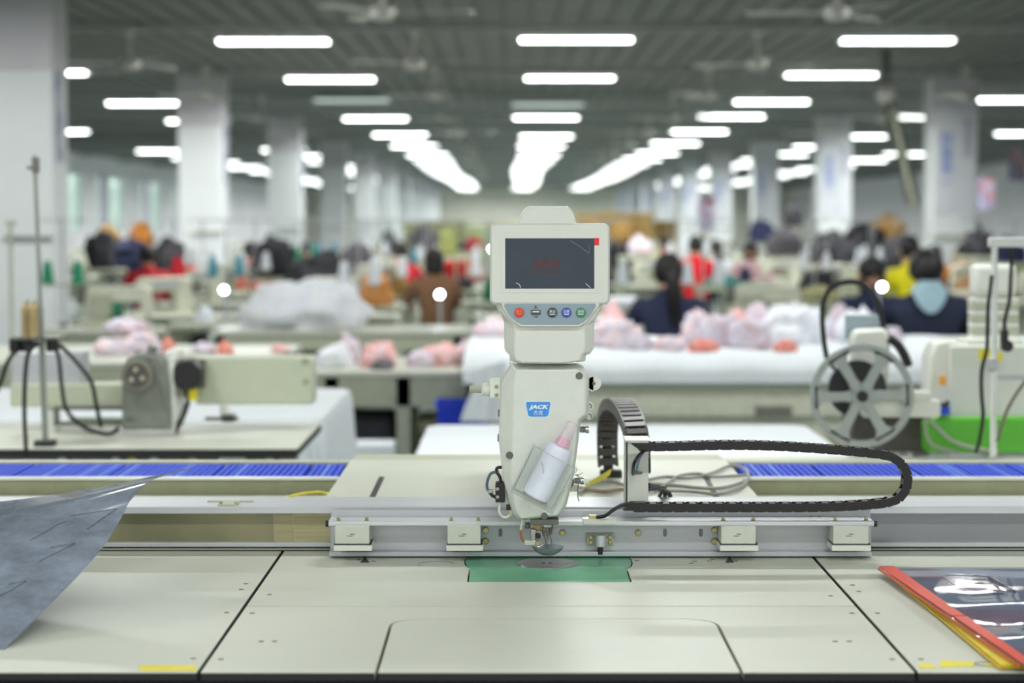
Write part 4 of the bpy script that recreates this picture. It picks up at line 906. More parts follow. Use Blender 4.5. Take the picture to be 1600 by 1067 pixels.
# bench with pink and white garments (left of head)
def bench(name, x0, x1, y0, y1, z, label, apron=.12, legs=None, mt=None, shelf=None):
    t = thing(name, label, 'table', ((x0+x1)/2, (y0+y1)/2, 0)); mt = mt or M_olive
    MB().box(x0, x1, y0, y1, z-.03, z).build('table_top', M_table if apron else mt, t, bevel=.004)
    if apron:
        for yy in (y0+.02, y1-.05): MB().box(x0+.02, x1-.02, yy, yy+.03, z-.03-apron, z-.03).build('apron', mt, t)
    for lx in (legs or (x0+.05, x1-.05)):
        for yy in (y0+.05, y1-.05): MB().box(lx-.035, lx+.035, yy-.03, yy+.03, 0, z-.03).build('leg', mt, t)
    if shelf: MB().box(x0+.05, x1-.05, y0+.1, y1-.05, shelf-.02, shelf).build('lower_shelf', mt, t)
    return t
bench('work_bench', -1.04, -.12, 10.2, 11.3, .75, 'tan green bench with pink and white garments left of the sewing head', .15, legs=(-.93, -.56, -.2), mt=M_olive, shelf=.22)
bench('work_bench', -3.3, -1.2, 9.9, 11.3, .82, 'long tan bench behind the left long-arm machine, with pink garments', .16, mt=M_olive)
M_bin = pm('blue bin', (20, 60, 214), .4)
q = at(724, 690, 10.0); m_ = MB(); m_.loft([[Vector((q.x+a*w_, q.y+b*w_, z_)) for a, b in ((-1, -1), (1, -1), (1, 1), (-1, 1))] for w_, z_ in ((.10, .25), (.13, .62), (.14, .62), (.14, .6), (.122, .6), (.095, .26))])
tag(m_.build('bin', M_bin, None, origin=(q.x, q.y, .25)), 'blue plastic bin between the bench and the hanging white cloth', 'bin')
m_ = MB(); q = at(574, 700, 9.6); m_.box(q.x-.13, q.x+.13, 9.5, 9.75, .0, .45); tag(m_.build('carton', M_cloth, None, bevel=.01, origin=(q.x, 9.6, 0)), 'pale carton standing in front of the tan green bench', 'box')
m_ = MB(); m_.box(-.95, -.62, 10.35, 10.9, .222, .5); tag(m_.build('dark_bundle', pm('dark bundle', (44, 46, 52), .8, var=.3), None, bevel=.04, origin=(-.8, 10.6, .222)), 'dark bundle stored under the left end of the tan green bench', 'bundle')
for k in range(3): m_ = MB(); m_.box(-.5, -.24, 10.35, 10.9, .222+k*.09, .305+k*.09); tag(m_.build('folded_stack', M_olive2, None, bevel=.015, origin=(-.37, 10.6, .222+k*.09)), 'folded tan cloth under the bench, %s of its stack' % ['bottom', 'middle', 'top'][k], 'cloth', 'folded cloths under the bench')
# long cutting table with a roll of white cloth
CT = thing('cutting_table', 'long beige cutting table with white cloth right of the sewing head', 'table', (1.3, 10.2, 0))
x0c, x1c = -.18, 3.3
MB().box(x0c, x1c, 9.35, 11.3, .78, .82).build('table_top', M_table, CT)
b = MB(); b.box(x0c+.1, x1c, 9.40, 9.46, .46, .78); fpn = b.build('front_panel', pm('beige panel', (204, 206, 188), .5), CT)
MB().box(x0c+.1, x1c, 9.37, 9.42, .735, .79).build('upper_rail', M_olive, CT, bevel=.006)
MB().box(x0c+.1, x1c, 9.34, 9.42, .60, .67).build('middle_rail', pm('beige panel', (204, 206, 188)), CT, bevel=.01)
MB().box(x0c+.1, x1c, 9.36, 9.42, .44, .50).build('lower_rail', M_olive2, CT, bevel=.006)
for lx in (.1, 1.2, 2.3, 3.2):
    for yy in (9.45, 11.2): MB().box(lx-.04, lx+.04, yy-.04, yy+.04, 0, .78).build('leg', M_olive, CT)
m_ = MB(); m_.pbox(1180, 634, 1238, 655, 9.33, .008); pl_ = m_.build('name_plate', pm('grey plate', (134, 136, 124), .5), CT)
for k in range(5): m_ = MB(); m_.pbox(1184+k*10.5, 639, 1191+k*10.5, 650, 9.326, .003); m_.build('plate_mark', M_dsteel, pl_)
cl = MB(); rings = []
for i in range(61):
    xx = x0c-.05+(x1c-x0c)*i/60; w1 = .006*math.sin(i*.9); ring = []
    for (yy, zz_) in ((11.25, .825), (11.25, .875), (10.6, .885), (9.7, .884), (9.42, .875), (9.33, .84), (9.30, .80), (9.30, .765), (9.34, .745), (9.38, .77), (9.38, .822)):
        ring.append(Vector((xx, yy+w1*(yy < 9.5), zz_+w1*.8*(zz_ > .8))))
    rings.append(ring)
cl.loft(rings); tag(cl.build('cloth_lay', M_cloth, None, origin=(1.3, 10, .82), angle=60), 'thick lay of white cloth along the cutting table under the pink garments', 'cloth')
hc = MB(); hc.sheet(lambda u, v: at(742+48*u-14*v*(1-u)*1.4+3*math.sin(v*5), 562+96*v+(1-u)*16*(1-v), 9.28+.02*math.sin(u*9)), 14, 14, .01)
tag(hc.build('hanging_cloth', M_cloth, None, origin=at(765, 600, 9.3), angle=60), 'end of the white cloth hanging off the left end of the cutting table', 'cloth')

# garment heaps
def gmat(nm, c1, c2, c3=None, sc=9):
    if nm in MATS: return MATS[nm]
    m = bpy.data.materials.new(nm); m.use_nodes = True; nt = m.node_tree; p = nt.nodes['Principled BSDF']; p.inputs['Roughness'].default_value = .85
    tc = nt.nodes.new('ShaderNodeTexCoord'); nz = nt.nodes.new('ShaderNodeTexNoise'); nz.inputs['Scale'].default_value = sc; nz.inputs['Detail'].default_value = 2; nz.inputs['Distortion'].default_value = 1.6
    cr = nt.nodes.new('ShaderNodeValToRGB'); e = cr.color_ramp.elements
    e[0].position = .36; e[0].color = (*lin(c1), 1); e[1].position = .47; e[1].color = (*lin(c2), 1)
    n2 = e.new(.66); n2.color = (*lin(c3 or c1), 1)
    nt.links.new(tc.outputs['Object'], nz.inputs[0]); nt.links.new(nz.outputs[0], cr.inputs[0]); nt.links.new(cr.outputs[0], p.inputs['Base Color']); MATS[nm] = m; return m
G_pw = gmat('pink white garment', (236, 192, 194), (226, 218, 226), (204, 194, 210), 14); G_lw = gmat('lilac white garment', (222, 216, 228), (206, 200, 214), (226, 186, 188), 12)
G_p = gmat('pink garment', (236, 176, 174), (240, 190, 188), (226, 212, 220), 10); G_w = gmat('white garment', (240, 242, 247), (228, 231, 240), (242, 242, 245), 6)
G_o = gmat('orange garment', (226, 142, 72), (206, 150, 92), (232, 166, 104), 8); G_k = gmat('black garment', (44, 44, 48), (62, 60, 66), (36, 38, 44)); G_r = gmat('red garment', (206, 28, 40), (176, 22, 38)); G_g = gmat('green garment', (14, 122, 84), (20, 100, 72))
G_n = gmat('navy garment', (36, 44, 78), (50, 56, 90)); G_coral = gmat('coral garment', (236, 136, 120), (236, 160, 146)); G_t = gmat('tan goods', (170, 132, 70), (140, 108, 58)); G_gr = gmat('grey garment', (96, 92, 98), (120, 116, 122))
def blob(c, r, seed, mt, label, cat='garment', group=None, name='garment'):
    R_ = random.Random(seed); fs = [(Vector((R_.gauss(0, 1), R_.gauss(0, 1), R_.gauss(0, 1))).normalized()*R_.uniform(3, 11), R_.uniform(0, 6)) for _ in range(7)]
    def fn(d):
        v = sum(math.sin(d.dot(k)+p) for k, p in fs)/7; rg = sum((1-abs(math.sin(d.dot(fs[q][0])*1.5+fs[q-1][1])))**2 for q in (0, 1, 2))/3
        return (.84+.30*v+.34*rg)*(1 if d.z < 0 else 1-.16*d.z)
    m_ = MB(); m_.ell((0, 0, 0), r, 34, 20, fn); zmin = -r[2]*.45
    for p in m_.v: p.z = max(p.z, zmin)
    m_.v = [p+Vector((c[0], c[1], c[2]-zmin)) for p in m_.v]
    o = m_.build(name, mt, None, angle=70, origin=c); return tag(o, label, cat, group)
def heap(px, pyb, Y, pw, ph, seed, mt, label, group=None, cat='garment', name='garment', dp=.8, zb=None):
    b = at(px, pyb, Y)
    if zb is not None: b.z = zb; ph *= 1.22
    s = Y/F; return blob(b, (pw*s*.5, pw*s*.5*dp, ph*s*.58), seed, mt, label, cat, group, name)
gA = 'pink and white garments heaped on the far benches'
# left bench (Y about 10.4)
heap(178, 566, 10.4, 72, 32, 1, G_pw, 'pink white garment, bottom left of the heap behind the grey belt cover', gA, zb=.82)
heap(222, 566, 10.5, 62, 40, 2, G_pw, 'pink white garment, right of the heap behind the grey belt cover', gA, zb=.82)
heap(198, 545, 10.6, 76, 24, 3, G_lw, 'lilac white garment on top of the heap behind the grey belt cover', gA, zb=.93)
heap(262, 566, 10.6, 22, 26, 4, G_coral, 'small coral garment just behind the pillar of the left machine', gA, zb=.82)
heap(318, 560, 10.5, 44, 20, 5, G_lw, 'striped lilac garment behind the black motor', gA, zb=.82)
heap(352, 560, 10.45, 28, 24, 6, G_coral, 'coral folded garment right of the black motor', gA, zb=.82)
heap(438, 555, 10.6, 34, 16, 7, G_p, 'small pink garment behind the right end of the long arm', gA, zb=.82)
# middle bench
heap(522, 581, 10.5, 66, 40, 8, G_w, 'white garment at the left end of the tan green bench', gA, zb=.75)
heap(545, 575, 10.8, 40, 52, 9, G_lw, 'upright lilac garment behind the white one on the tan green bench', gA, zb=.75)
heap(592, 581, 10.5, 62, 46, 10, G_p, 'plain pink garment in the middle of the tan green bench', gA, zb=.75)
heap(598, 583, 10.35, 40, 20, 11, G_gr, 'small grey striped garment in front of the plain pink one', gA, zb=.75)
heap(658, 581, 10.55, 50, 30, 12, G_lw, 'lilac white garment right of the plain pink one', gA, zb=.75)
heap(686, 581, 10.6, 60, 40, 13, G_p, 'pink garment with white folds, second from the right on the bench', gA, zb=.75)
heap(735, 581, 10.7, 70, 44, 14, G_pw, 'striped pink garment beside the hanging white cloth', gA, zb=.75)
heap(770, 555, 11.0, 60, 34, 15, G_pw, 'pink striped garment partly behind the sewing head', gA, zb=.88)
# cutting table heaps
zc_ = .885
for i, (px, pw, ph, mt, Y, lb, zb) in enumerate([
    (950, 70, 50, G_pw, 10.2, 'pink striped garment right beside the monitor neck', zc_), (975, 66, 46, G_pw, 10.0, 'pink white garment second right of the monitor neck', zc_), (955, 44, 60, G_p, 10.8, 'plain pink garment behind the two striped ones beside the monitor', zc_),
    (1000, 40, 30, G_lw, 9.8, 'lilac garment in front of the seated person with ponytail', zc_), (1045, 56, 26, G_pw, 9.8, 'low pink striped garment in front of the seated person with ponytail', zc_),
    (1092, 64, 58, G_pw, 10.3, 'pink lilac garment right of the seated person with ponytail', zc_), (1125, 76, 58, G_lw, 10.1, 'large lilac garment in the middle of the cutting table', zc_), (1100, 50, 20, G_coral, 9.75, 'coral cuff garment at the front of the cutting table', zc_),
    (1172, 74, 52, G_lw, 9.95, 'striped grey lilac garment right of the large lilac one', zc_), (1150, 50, 56, G_p, 10.5, 'pink garment peeping behind the striped grey lilac one', zc_),
    (1235, 96, 70, G_w, 10.3, 'big white garment heap left of the black hose arch', zc_), (1265, 60, 60, G_w, 10.5, 'white garment seen through the black hose arch', zc_), (1228, 40, 20, G_coral, 9.75, 'small coral garment in front of the big white heap', zc_),
    (1185, 50, 60, G_lw, 10.9, 'tall lilac garment behind the big white heap', zc_), (1340, 70, 60, G_w, 10.4, 'white garment inside the black hose arch', zc_), (1310, 40, 60, G_lw, 10.7, 'lilac garment at the left inside of the black hose arch', zc_), (1392, 40, 34, G_lw, 10.2, 'lilac garment right of the black hose arch', zc_)]):
    heap(px, 540, Y, pw, ph, 30+i, mt, lb, 'garments heaped on the cutting table', zb=zb)

# =============================================== MIDDLE GROUND, right: machine with reel wheel and green base
yr = 5.75
RM = thing('reel_machine', 'white sewing machine with green base and large grey spoked reel at the right', 'sewing machine', at(1500, 712, 6.0))
m_ = MB(); m_.pbox(1484, 540, 1640, 655, yr, .2); m_.build('body_box', pm('pale grey enamel', (204, 208, 200), .4, var=.02), RM, bevel=.006)
m_ = MB(); sh = [(1450, 650), (1452, 560), (1462, 534), (1484, 530), (1500, 534), (1500, 650)]; m_.prism(pxs(sh, yr+.02), (0, .12, 0)); m_.build('shoulder', M_cream, RM, bevel=.01)
m_ = MB(); m_.prism(pxs([(1450, 708), (1448, 662), (1458, 652), (1640, 652), (1640, 708)], yr-.02), (0, .33, 0)); m_.build('base', pm('bright green base', (84, 172, 44), .4, var=.03), RM, bevel=.008)
m_ = MB(); m_.pbox(1521, 412, 1590, 466, yr+.1, .07); m_.build('head_cap', M_cream, RM, bevel=.02, seg=3)
for k in range(7): m_ = MB(); m_.pbox(1520, 466+k*9.5, 1592, 474.5+k*9.5, yr+.1, .07); m_.build('head_rib', M_olive if k % 2 else M_cream, RM, bevel=.003)
m_ = MB(); m_.pbox(1512, 530, 1600, 542, yr+.03, .16); m_.build('deck', M_cream, RM, bevel=.004)
m_ = MB(); m_.pbox(1530, 545, 1551, 562, yr-.004, .003); m_.build('yellow_label', M_yel, RM); m_ = MB(); m_.pbox(1558, 551, 1566, 564, yr-.004, .003); m_.build('yellow_label', M_yel, RM)
m_ = MB(); m_.pbox(1347, 612, 1456, 626, yr-.1, .05); m_.build('upper_bar', M_cream, RM, bevel=.003)
m_ = MB(); m_.pbox(1350, 626, 1470, 652, yr-.09, .06); m_.build('lower_bar', M_cream, RM, bevel=.004)
m_ = MB(); m_.pbox(1470, 588, 1478, 602, yr-.02, .02); m_.build('orange_clip', pm('orange clip', (226, 160, 50), .5), RM)
m_ = MB(); m_.pbox(1466, 636, 1484, 648, yr-.04, .04); m_.build('blue_fitting', M_blue, RM, bevel=.002)
m_ = MB(); m_.tube(smooth(pxs([(1444, 630), (1462, 628), (1478, 634), (1480, 626)], yr-.06)), .006); m_.build('black_fitting', M_plastic, RM)
# reel: outer rim, hub, six spokes as parts
RL = thing('reel', 'large grey spoked reel wheel in front of the right machine', 'reel', at(1347, 620, yr-.12))
rc = at(1347, 619, yr-.12); M_reel = pm('grey reel plastic', (160, 166, 164), .5, var=.03); RR = 80*yr/F
def reel(y, mt, nm, parent, rr=RR):
    m_ = MB(); rings = []
    for k in range(64):
        a = 2*PI*k/64; cs, sn = math.cos(a), math.sin(a); rings.append([Vector((rc.x+cs*q, y+dy, rc.z+sn*q)) for q, dy in ((rr, 0), (rr, .006), (rr*.86, .006), (rr*.86, 0))])
    m_.loft(rings, closed=True); return m_.build(nm, mt, parent, angle=50)
reel(rc.y, M_reel, 'rim', RL)
for k in range(6):
    a = 2*PI*k/6+.03; d = Vector((math.cos(a), 0, math.sin(a))); p = Vector((-d.z, 0, d.x)); m_ = MB()
    m_.prism([rc+d*RR*.14+p*.02, rc+d*RR*.34+p*.013, rc+d*RR*.72+p*.015, rc+d*RR*.90+p*.035, rc+d*RR*.90-p*.035, rc+d*RR*.72-p*.015, rc+d*RR*.34-p*.013, rc+d*RR*.14-p*.02], (0, .006, 0)); m_.build('spoke', M_reel, RL)
MB().cyl(rc+Vector((0, -.004, 0)), rc+Vector((0, .01, 0)), RR*.2, n=28).build('hub', M_reel, RL)
MB().cyl(rc+Vector((0, -.012, 0)), rc+Vector((0, .06, 0)), .016, n=16).build('axle', M_plastic, RL)
c2 = at(1340, 608, yr-.03); MB().cyl(c2, c2+Vector((0, .02, 0)), 45*yr/F, n=36).build('core_disc', pm('black core', (42, 42, 44), .5), RL)
m_ = MB(); m_.pbox(1332, 650, 1450, 706, yr+.06, .2); m_.build('lower_housing', pm('dark housing', (70, 66, 62), .6, var=.15), RM, bevel=.01)
m_ = MB(); m_.prism(pxs([(1334, 600), (1330, 530), (1336, 515), (1384, 512), (1392, 530), (1388, 600)], yr+.05), (0, .06, 0)); m_.build('needle_head', M_cream, RM, bevel=.012)
m_ = MB(); m_.pbox(1321, 492, 1374, 530, yr+.2, .02); m_.build('panel', pm('blue grey panel', (160, 176, 184), .4), RM, bevel=.003)
m_ = MB(); m_.tube(smooth(pxs([(1292, 560), (1287, 530), (1285, 490), (1290, 462), (1305, 446), (1330, 440), (1352, 447), (1368, 465), (1376, 492), (1384, 520), (1404, 545), (1416, 570)], yr+.08)), .008); m_.tube(smooth(pxs([(1292, 560), (1300, 572), (1318, 590)], yr+.08)), .006); m_.build('hose_arch', M_plastic, RM)
m_ = MB(); m_.tube(smooth(pxs([(1390, 528), (1404, 540), (1414, 556), (1420, 572)], yr+.05)), .013); m_.build('hose_boot', M_plastic, RM)
m_ = MB(); m_.tube(smooth(pxs([(1444, 632), (1448, 650), (1466, 670), (1490, 690), (1530, 702), (1560, 705)], yr-.05)), .0055); m_.tube(smooth(pxs([(1448, 640), (1446, 670), (1458, 695), (1500, 708)], yr-.05)), .0055); m_.build('lead', M_gcab, RM)
# table below the right machine
RT_ = bench('machine_table', .62, 2.3, 5.15, 6.08, .80, 'pale table carrying the green based machine and the reel', .05, mt=M_olive)
PS = thing('lamp_post', 'pale upright pole with a short crossbar in front of the green based machine', 'pole', at(1552, 714, 5.4))
m_ = MB(); m_.cyl(at(1552, 714, 5.45), at(1554, 372, 5.45), .0085, n=14); m_.build('pole', M_white, PS); m_ = MB(); m_.pbox(1546, 371, 1640, 386, 5.44, .02); m_.build('crossbar', M_white, PS, bevel=.002)
m_ = MB(); m_.pbox(1546, 560, 1560, 580, 5.43, .03); m_.build('collar', M_alu2, PS, bevel=.003); m_ = MB(); m_.pbox(1556, 586, 1640, 594, 5.45, .01); m_.build('side_bar', M_alu2, PS)
for px in (1552,): m_ = MB(); q = at(px, 714, 5.45); m_.box(q.x-.03, q.x+.03, q.y-.03, q.y+.03, .8, .812); m_.build('foot', M_black, PS)
cable('machine_cable', pxs([(1550, 430), (1547, 455), (1544, 480), (1543, 520), (1542, 545), (1534, 580), (1534, 620), (1536, 650), (1530, 690), (1524, 708)], 5.38), .0055, M_plastic, 'long black cable hanging left of the pale pole over the green base')
cable('machine_cable', pxs([(1572, 370), (1580, 400), (1579, 440), (1577, 470), (1570, 500), (1570, 520)], 5.46), .0055, M_plastic, 'black cable right of the pale pole ending in a round plug')
m_ = MB(); m_.pbox(1565, 516, 1576, 536, 5.44, .02); q = at(1575, 541, 5.44); m_.cyl(q, q+Vector((0, .03, 0)), .016, n=20); tag(m_.build('plug', M_plastic, None, bevel=.002, origin=q), 'black round plug on the cable right of the pale pole', 'plug')
cable('machine_cable', pxs([(1606, 590), (1585, 620), (1570, 650), (1558, 690)], 5.4), .005, pm('brown cable', (110, 100, 90), .5), 'thin brown cable slanting across the green base to the right edge')

# =============================================== BACKGROUND: sewing stations, operators, goods
TZ = .76
tabP = thing('sewing_table', 'x', 'table')
MB().box(-.56, .56, -.28, .28, TZ-.035, TZ).build('table_top', M_table, tabP, bevel=.006)
MB().box(-.50, .50, .2, .23, TZ-.15, TZ-.035).build('apron', M_olive, tabP)
for sx in (-.48, .48):
    MB().box(sx-.02, sx+.02, -.03, .03, .04, TZ-.035).build('leg', M_olive, tabP); MB().box(sx-.025, sx+.025, -.27, .27, 0, .04).build('foot', M_olive, tabP)
MB().box(-.46, .46, -.015, .015, .16, .2).build('stretcher', M_olive2, tabP); MB().cyl((.05, .05, TZ-.19), (.3, .05, TZ-.19), .07, n=16).build('motor', M_plastic, tabP)
proto(tabP)
def machine_proto(mt):
    t = thing('sewing_machine', 'x', 'sewing machine'); 
    MB().box(-.25, .22, -.09, .09, 0, .03).build('bed', mt, t, bevel=.005)
    m_ = MB(); m_.prism([(x, -.05, z) for x, z in ((.08, .03), (.21, .03), (.22, .2), (.2, .29), (.15, .31), (-.2, .30), (-.25, .27), (-.26, .12), (-.19, .11), (-.18, .19), (.05, .19), (.08, .16))], (0, .1, 0)); m_.build('arm', mt, t, bevel=.012)
    m_ = MB(); m_.cyl((.22, 0, .24), (.27, 0, .24), .07, n=20); m_.build('handwheel', M_dsteel, t, bevel=.004)
    m_ = MB(); m_.cyl((-.225, 0, .12), (-.225, 0, .035), .006, n=8); m_.build('needle_bar', M_steel, t)
    m_ = MB(); m_.box(.02, .18, .05, .1, .08, .24); m_.build('motor_box', M_olive, t, bevel=.008)
    m_ = MB(); m_.box(-.1, .12, -.057, -.05, .22, .28); m_.build('front_panel', M_alu2, t)
    return proto(t)
macP = machine_proto(pm('pale machine enamel', (214, 216, 196), .35)); 
stP = thing('thread_stand', 'x', 'thread stand')
MB().cyl((0, 0, 0), (0, 0, .78), .008, n=8).build('pole', M_alu2, stP); MB().box(-.16, .16, -.008, .008, .76, .775).build('top_arm', M_alu2, stP); MB().cyl((-.14, 0, .3), (.14, 0, .3), .007, n=8).build('spool_arm', M_olive, stP)
MB().cyl((0, 0, 0), (0, 0, .03), .03, n=14).build('base', M_dsteel, stP)
for sx in (-.11, .11): MB().cyl((sx, 0, .3), (sx, 0, .46), .004, n=6).build('spindle', M_steel, stP)
proto(stP)
def cone_proto(mt):
    o = MB().lathe([(0, 0), (.045, 0), (.048, .01), (.026, .16), (.016, .165), (0, .165)], n=18).build('thread_cone', mt); tag(o, 'x', 'thread cone'); KIDS[o.name] = []; return o
coneW = cone_proto(pm('white thread', (232, 236, 244), .7)); coneG = cone_proto(pm('green thread', (40, 150, 110), .7)); coneT = cone_proto(pm('teal thread', (70, 140, 160), .7))
stoolP = thing('stool', 'x', 'stool'); MB().cyl((0, 0, .40), (0, 0, .43), .16, n=20).build('seat', pm('blue grey seat', (90, 104, 120), .5), stoolP, bevel=.006)
for k in range(4):
    a = PI/4+k*PI/2; MB().cyl((.1*math.cos(a), .1*math.sin(a), .40), (.17*math.cos(a), .17*math.sin(a), 0), .011, n=8).build('leg', M_dsteel, stoolP)
proto(stoolP)
M_led = pm('led', (255, 255, 255), .4, emit=(235, 245, 255), estr=60)
LINES = [(-9.4, 'by the left wall'), (-7.5, 'left of the left columns'), (-5.6, 'close left of the left columns'), (-2.9, 'close right of the left columns'), (-1.45, 'left of the monitor'),
         (.15, 'behind the monitor'), (1.75, 'right of the monitor'), (3.3, 'centred in the right half'), (4.9, 'close left of the right columns'), (7.7, 'close right of the right columns'), (9.6, 'at the far right')]
YT = [14.2, 16.3, 18.6, 21.2, 24.0, 27.2, 30.8, 35, 40, 46]
R0 = random.Random(11)
for li, (lx, nm) in enumerate(LINES):
    for k, y in enumerate(YT):
        half = 800/F*y+.9
        if abs(lx) > half or (lx == 3.3 and k < 2) or (lx == 1.75 and k in (1, 2, 3)): continue
        x = lx+R0.uniform(-.1, .1); rz = 0 if (li+k) % 3 else PI
        cx_ = (y-17.6) % 10.35
        where = '%s of the line %s' % (ORD[k], nm)
        place(tabP, (x, y, 0), rz, 'pale sewing table, '+where, 'sewing tables in lines')
        place(macP, (x-.02, y, TZ), rz, 'pale sewing machine, '+where, 'sewing machines in lines')
        place(stP, (x+(.44 if rz == 0 else -.44), y+.18, TZ), rz, 'thread stand, '+where, 'thread stands in lines')
        if k < 7:
            sx = x+(.44 if rz == 0 else -.44); cm = [coneW, coneW, coneG, coneT][(li*2+k) % 4] if lx < 0 else coneW
            for j, s_ in enumerate((-.11, .11)): place(cm, (sx+s_, y+.18, TZ+.31), 0, '%s thread cone, %s stand of the line %s' % (('left', 'right')[j], ORD[k], nm), 'thread cones on the stands')
# bright little needle lamps seen as discs of light
for i, (px, py, Y, nm) in enumerate([(350, 453, 14.0, 'left of the big white heap'), (687, 460, 14.0, 'low and left of the monitor'), (1378, 448, 12.2, 'between the two navy dressed people'), (769, 389, 20, 'beside the left edge of the monitor'), (521, 397, 20, 'above the big white heap')]):
    c = at(px, py, Y); t = thing('needle_light', 'tiny bright needle lamp '+nm, 'lamp', (c.x, c.y, 0), 'bright needle lamps')
    MB().cyl((c.x, c.y+.1, 0), (c.x, c.y+.1, c.z), .012, n=8).build('pole', M_alu2, t); MB().cyl((c.x, c.y+.1, 0), (c.x, c.y+.1, .03), .12, n=16).build('base', M_dsteel, t)
    m_ = MB(); m_.lathe([(0, 0), (.022, 0), (.026, .03), (.012, .05), (0, .1)], c, (0, 1, 0), n=14); m_.build('lamp_head', M_white, t)
    m_ = MB(); m_.ell(c+Vector((0, -.008, 0)), (.02, .014, .02), 12, 8); m_.build('led', M_led, t)
# ---- people
M_skin = pm('skin', (206, 156, 128), .6, var=.03); M_shirt = pm('shirt', (34, 42, 74), .85, var=.06, bump=.2); M_trou = pm('trousers', (40, 42, 52), .85); M_hair = pm('black hair', (22, 20, 20), .5)
def person_mesh(bend=0):
    V = [((0, 0, .50), .15, .12), ((0, 0, .68), .155, .115), ((0, .02, .90), .185, .13), ((0, .02, 1.0), .125, .095), ((0, .03, 1.055), .056, .058), ((0, .05, 1.11), .066, .08), ((0, .055, 1.17), .075, .088)]
    E = [(0, 1), (1, 2), (2, 3), (3, 4), (4, 5), (5, 6)]
    for s_ in (-1, 1):
        b = len(V)
        V += [((s_*.18, .01, .975), .078, .08), ((s_*.245, .11, .76), .056, .056), ((s_*.15, .31, .73), .032, .032), ((s_*.12, .38, .735), .034, .018)]
        E += [(2, b), (b, b+1), (b+1, b+2), (b+2, b+3)]
        f = len(V)
        for j, (dx, ln_) in enumerate(((-.026, .06), (-.009, .075), (.009, .072), (.025, .055))):
            V += [((s_*.115+dx, .405, .735), .009, .009), ((s_*.112+dx, .41+ln_*.5, .732), .0085, .0085), ((s_*.112+dx, .405+ln_, .715), .007, .007)]
            q = len(V)-3; E += [(b+3, q), (q, q+1), (q+1, q+2)]
        V += [((s_*.085, .385, .73), .011, .011), ((s_*.072, .41, .722), .009, .009)]; q = len(V)-2; E += [(b+3, q), (q, q+1)]
        h = len(V)
        V += [((s_*.095, .03, .50), .095, .09), ((s_*.12, .40, .51), .065, .062), ((s_*.12, .41, .11), .042, .045), ((s_*.12, .44, .045), .04, .035), ((s_*.12, .54, .035), .04, .025)]
        E += [(0, h), (h, h+1), (h+1, h+2), (h+2, h+3), (h+3, h+4)]
    me = bpy.data.meshes.new('person_body'); me.from_pydata([v[0] for v in V], E, []); me.update()
    o = bpy.data.objects.new('tmp', me); COL.objects.link(o); sk = o.modifiers.new('s', 'SKIN'); sk.use_smooth_shade = True; sk.branch_smoothing = .6
    for i, d in enumerate(me.skin_vertices[0].data): d.radius = (V[i][1], V[i][2]); d.use_root = (i == 0)
    ss = o.modifiers.new('u', 'SUBSURF'); ss.levels = 1; ss.render_levels = 1
    bpy.context.view_layer.update(); dm = bpy.data.meshes.new_from_object(o.evaluated_get(bpy.context.evaluated_depsgraph_get()))
    COL.objects.unlink(o); bpy.data.objects.remove(o)
    dm.materials.clear()
    for m in (M_shirt, M_skin, M_trou): dm.materials.append(m)
    for p in dm.polygons:
        c = p.center; p.use_smooth = True
        p.material_index = 1 if (c.z > 1.06 or (c.y > .325 and c.z > .66)) else (2 if c.z < .575 or (c.y > .25 and c.z < .62) else 0)
    dm.name = 'body'; return dm
BODY = person_mesh()
def person_proto(style):
    t = thing('person', 'x', 'person'); o = bpy.data.objects.new('body', BODY); COL.objects.link(o); o.parent = t
    hd = Vector((0, .055, 1.155))
    m_ = MB()
    def hf(d): return 1 if d.y < .25 or d.z > .55 else .84
    m_.ell(hd+Vector((0, -.012, .025)), (.094, .108, .108), 22, 14, hf)
    if style == 'pony':
        m_.tube(smooth([hd+Vector((0, -.09, .05)), hd+Vector((.01, -.15, -.01)), hd+Vector((.02, -.15, -.12)), hd+Vector((.03, -.12, -.25)), hd+Vector((.03, -.11, -.33))]), .045, n=10, taper=[.5]+[.7+.3*math.sin(PI*i/24) for i in range(23)]+[.3])
    if style == 'bun': m_.ell(hd+Vector((0, -.11, .04)), (.045, .045, .045), 12, 8)
    if style == 'bob': m_.ell(hd+Vector((0, -.03, -.05)), (.098, .085, .09), 16, 10)
    m_.build('hair', M_hair, t, angle=80)
    MB().lathe([(0, 0), (.012, 0), (.006, .02), (0, .022)], hd+Vector((0, .085, -.01)), (0, 1, .1), n=8).build('nose', M_skin, t)
    for s_ in (-1, 1):
        MB().ell(hd+Vector((s_*.032, .083, .012)), (.012, .006, .007), 8, 6).build('eye', M_hair, t)
        MB().ell(hd+Vector((s_*.084, .0, -.01)), (.01, .018, .028), 8, 6).build('ear', M_skin, t)
    MB().ell(hd+Vector((0, .082, -.045)), (.022, .008, .006), 8, 6).build('mouth', pm('lips', (170, 92, 86), .5), t)
    if style == 'hood':
        m_ = MB(); m_.sheet(lambda u, v: Vector(((.04+.05*v)*math.sin((u-.5)*PI*1.15), -.055-.075*math.cos((u-.5)*PI*.9)*(.5+.5*v)+.03, 1.10-.05*v-.14*v*math.cos((u-.5)*PI)**2)), 16, 6, .006)
        m_.build('hood_lining', pm('light blue hood', (150, 178, 190), .8), t)
    return proto(t)
PP = {k: person_proto(k) for k in ('pony', 'bun', 'short', 'bob', 'hood')}
SH_ = {}
def shirt(nm, col, skin=None):
    if nm not in SH_: SH_[nm] = pm('shirt '+nm, col, .85, var=.06, bump=.2)
    return SH_[nm]
TAKEN = []; TROL = []
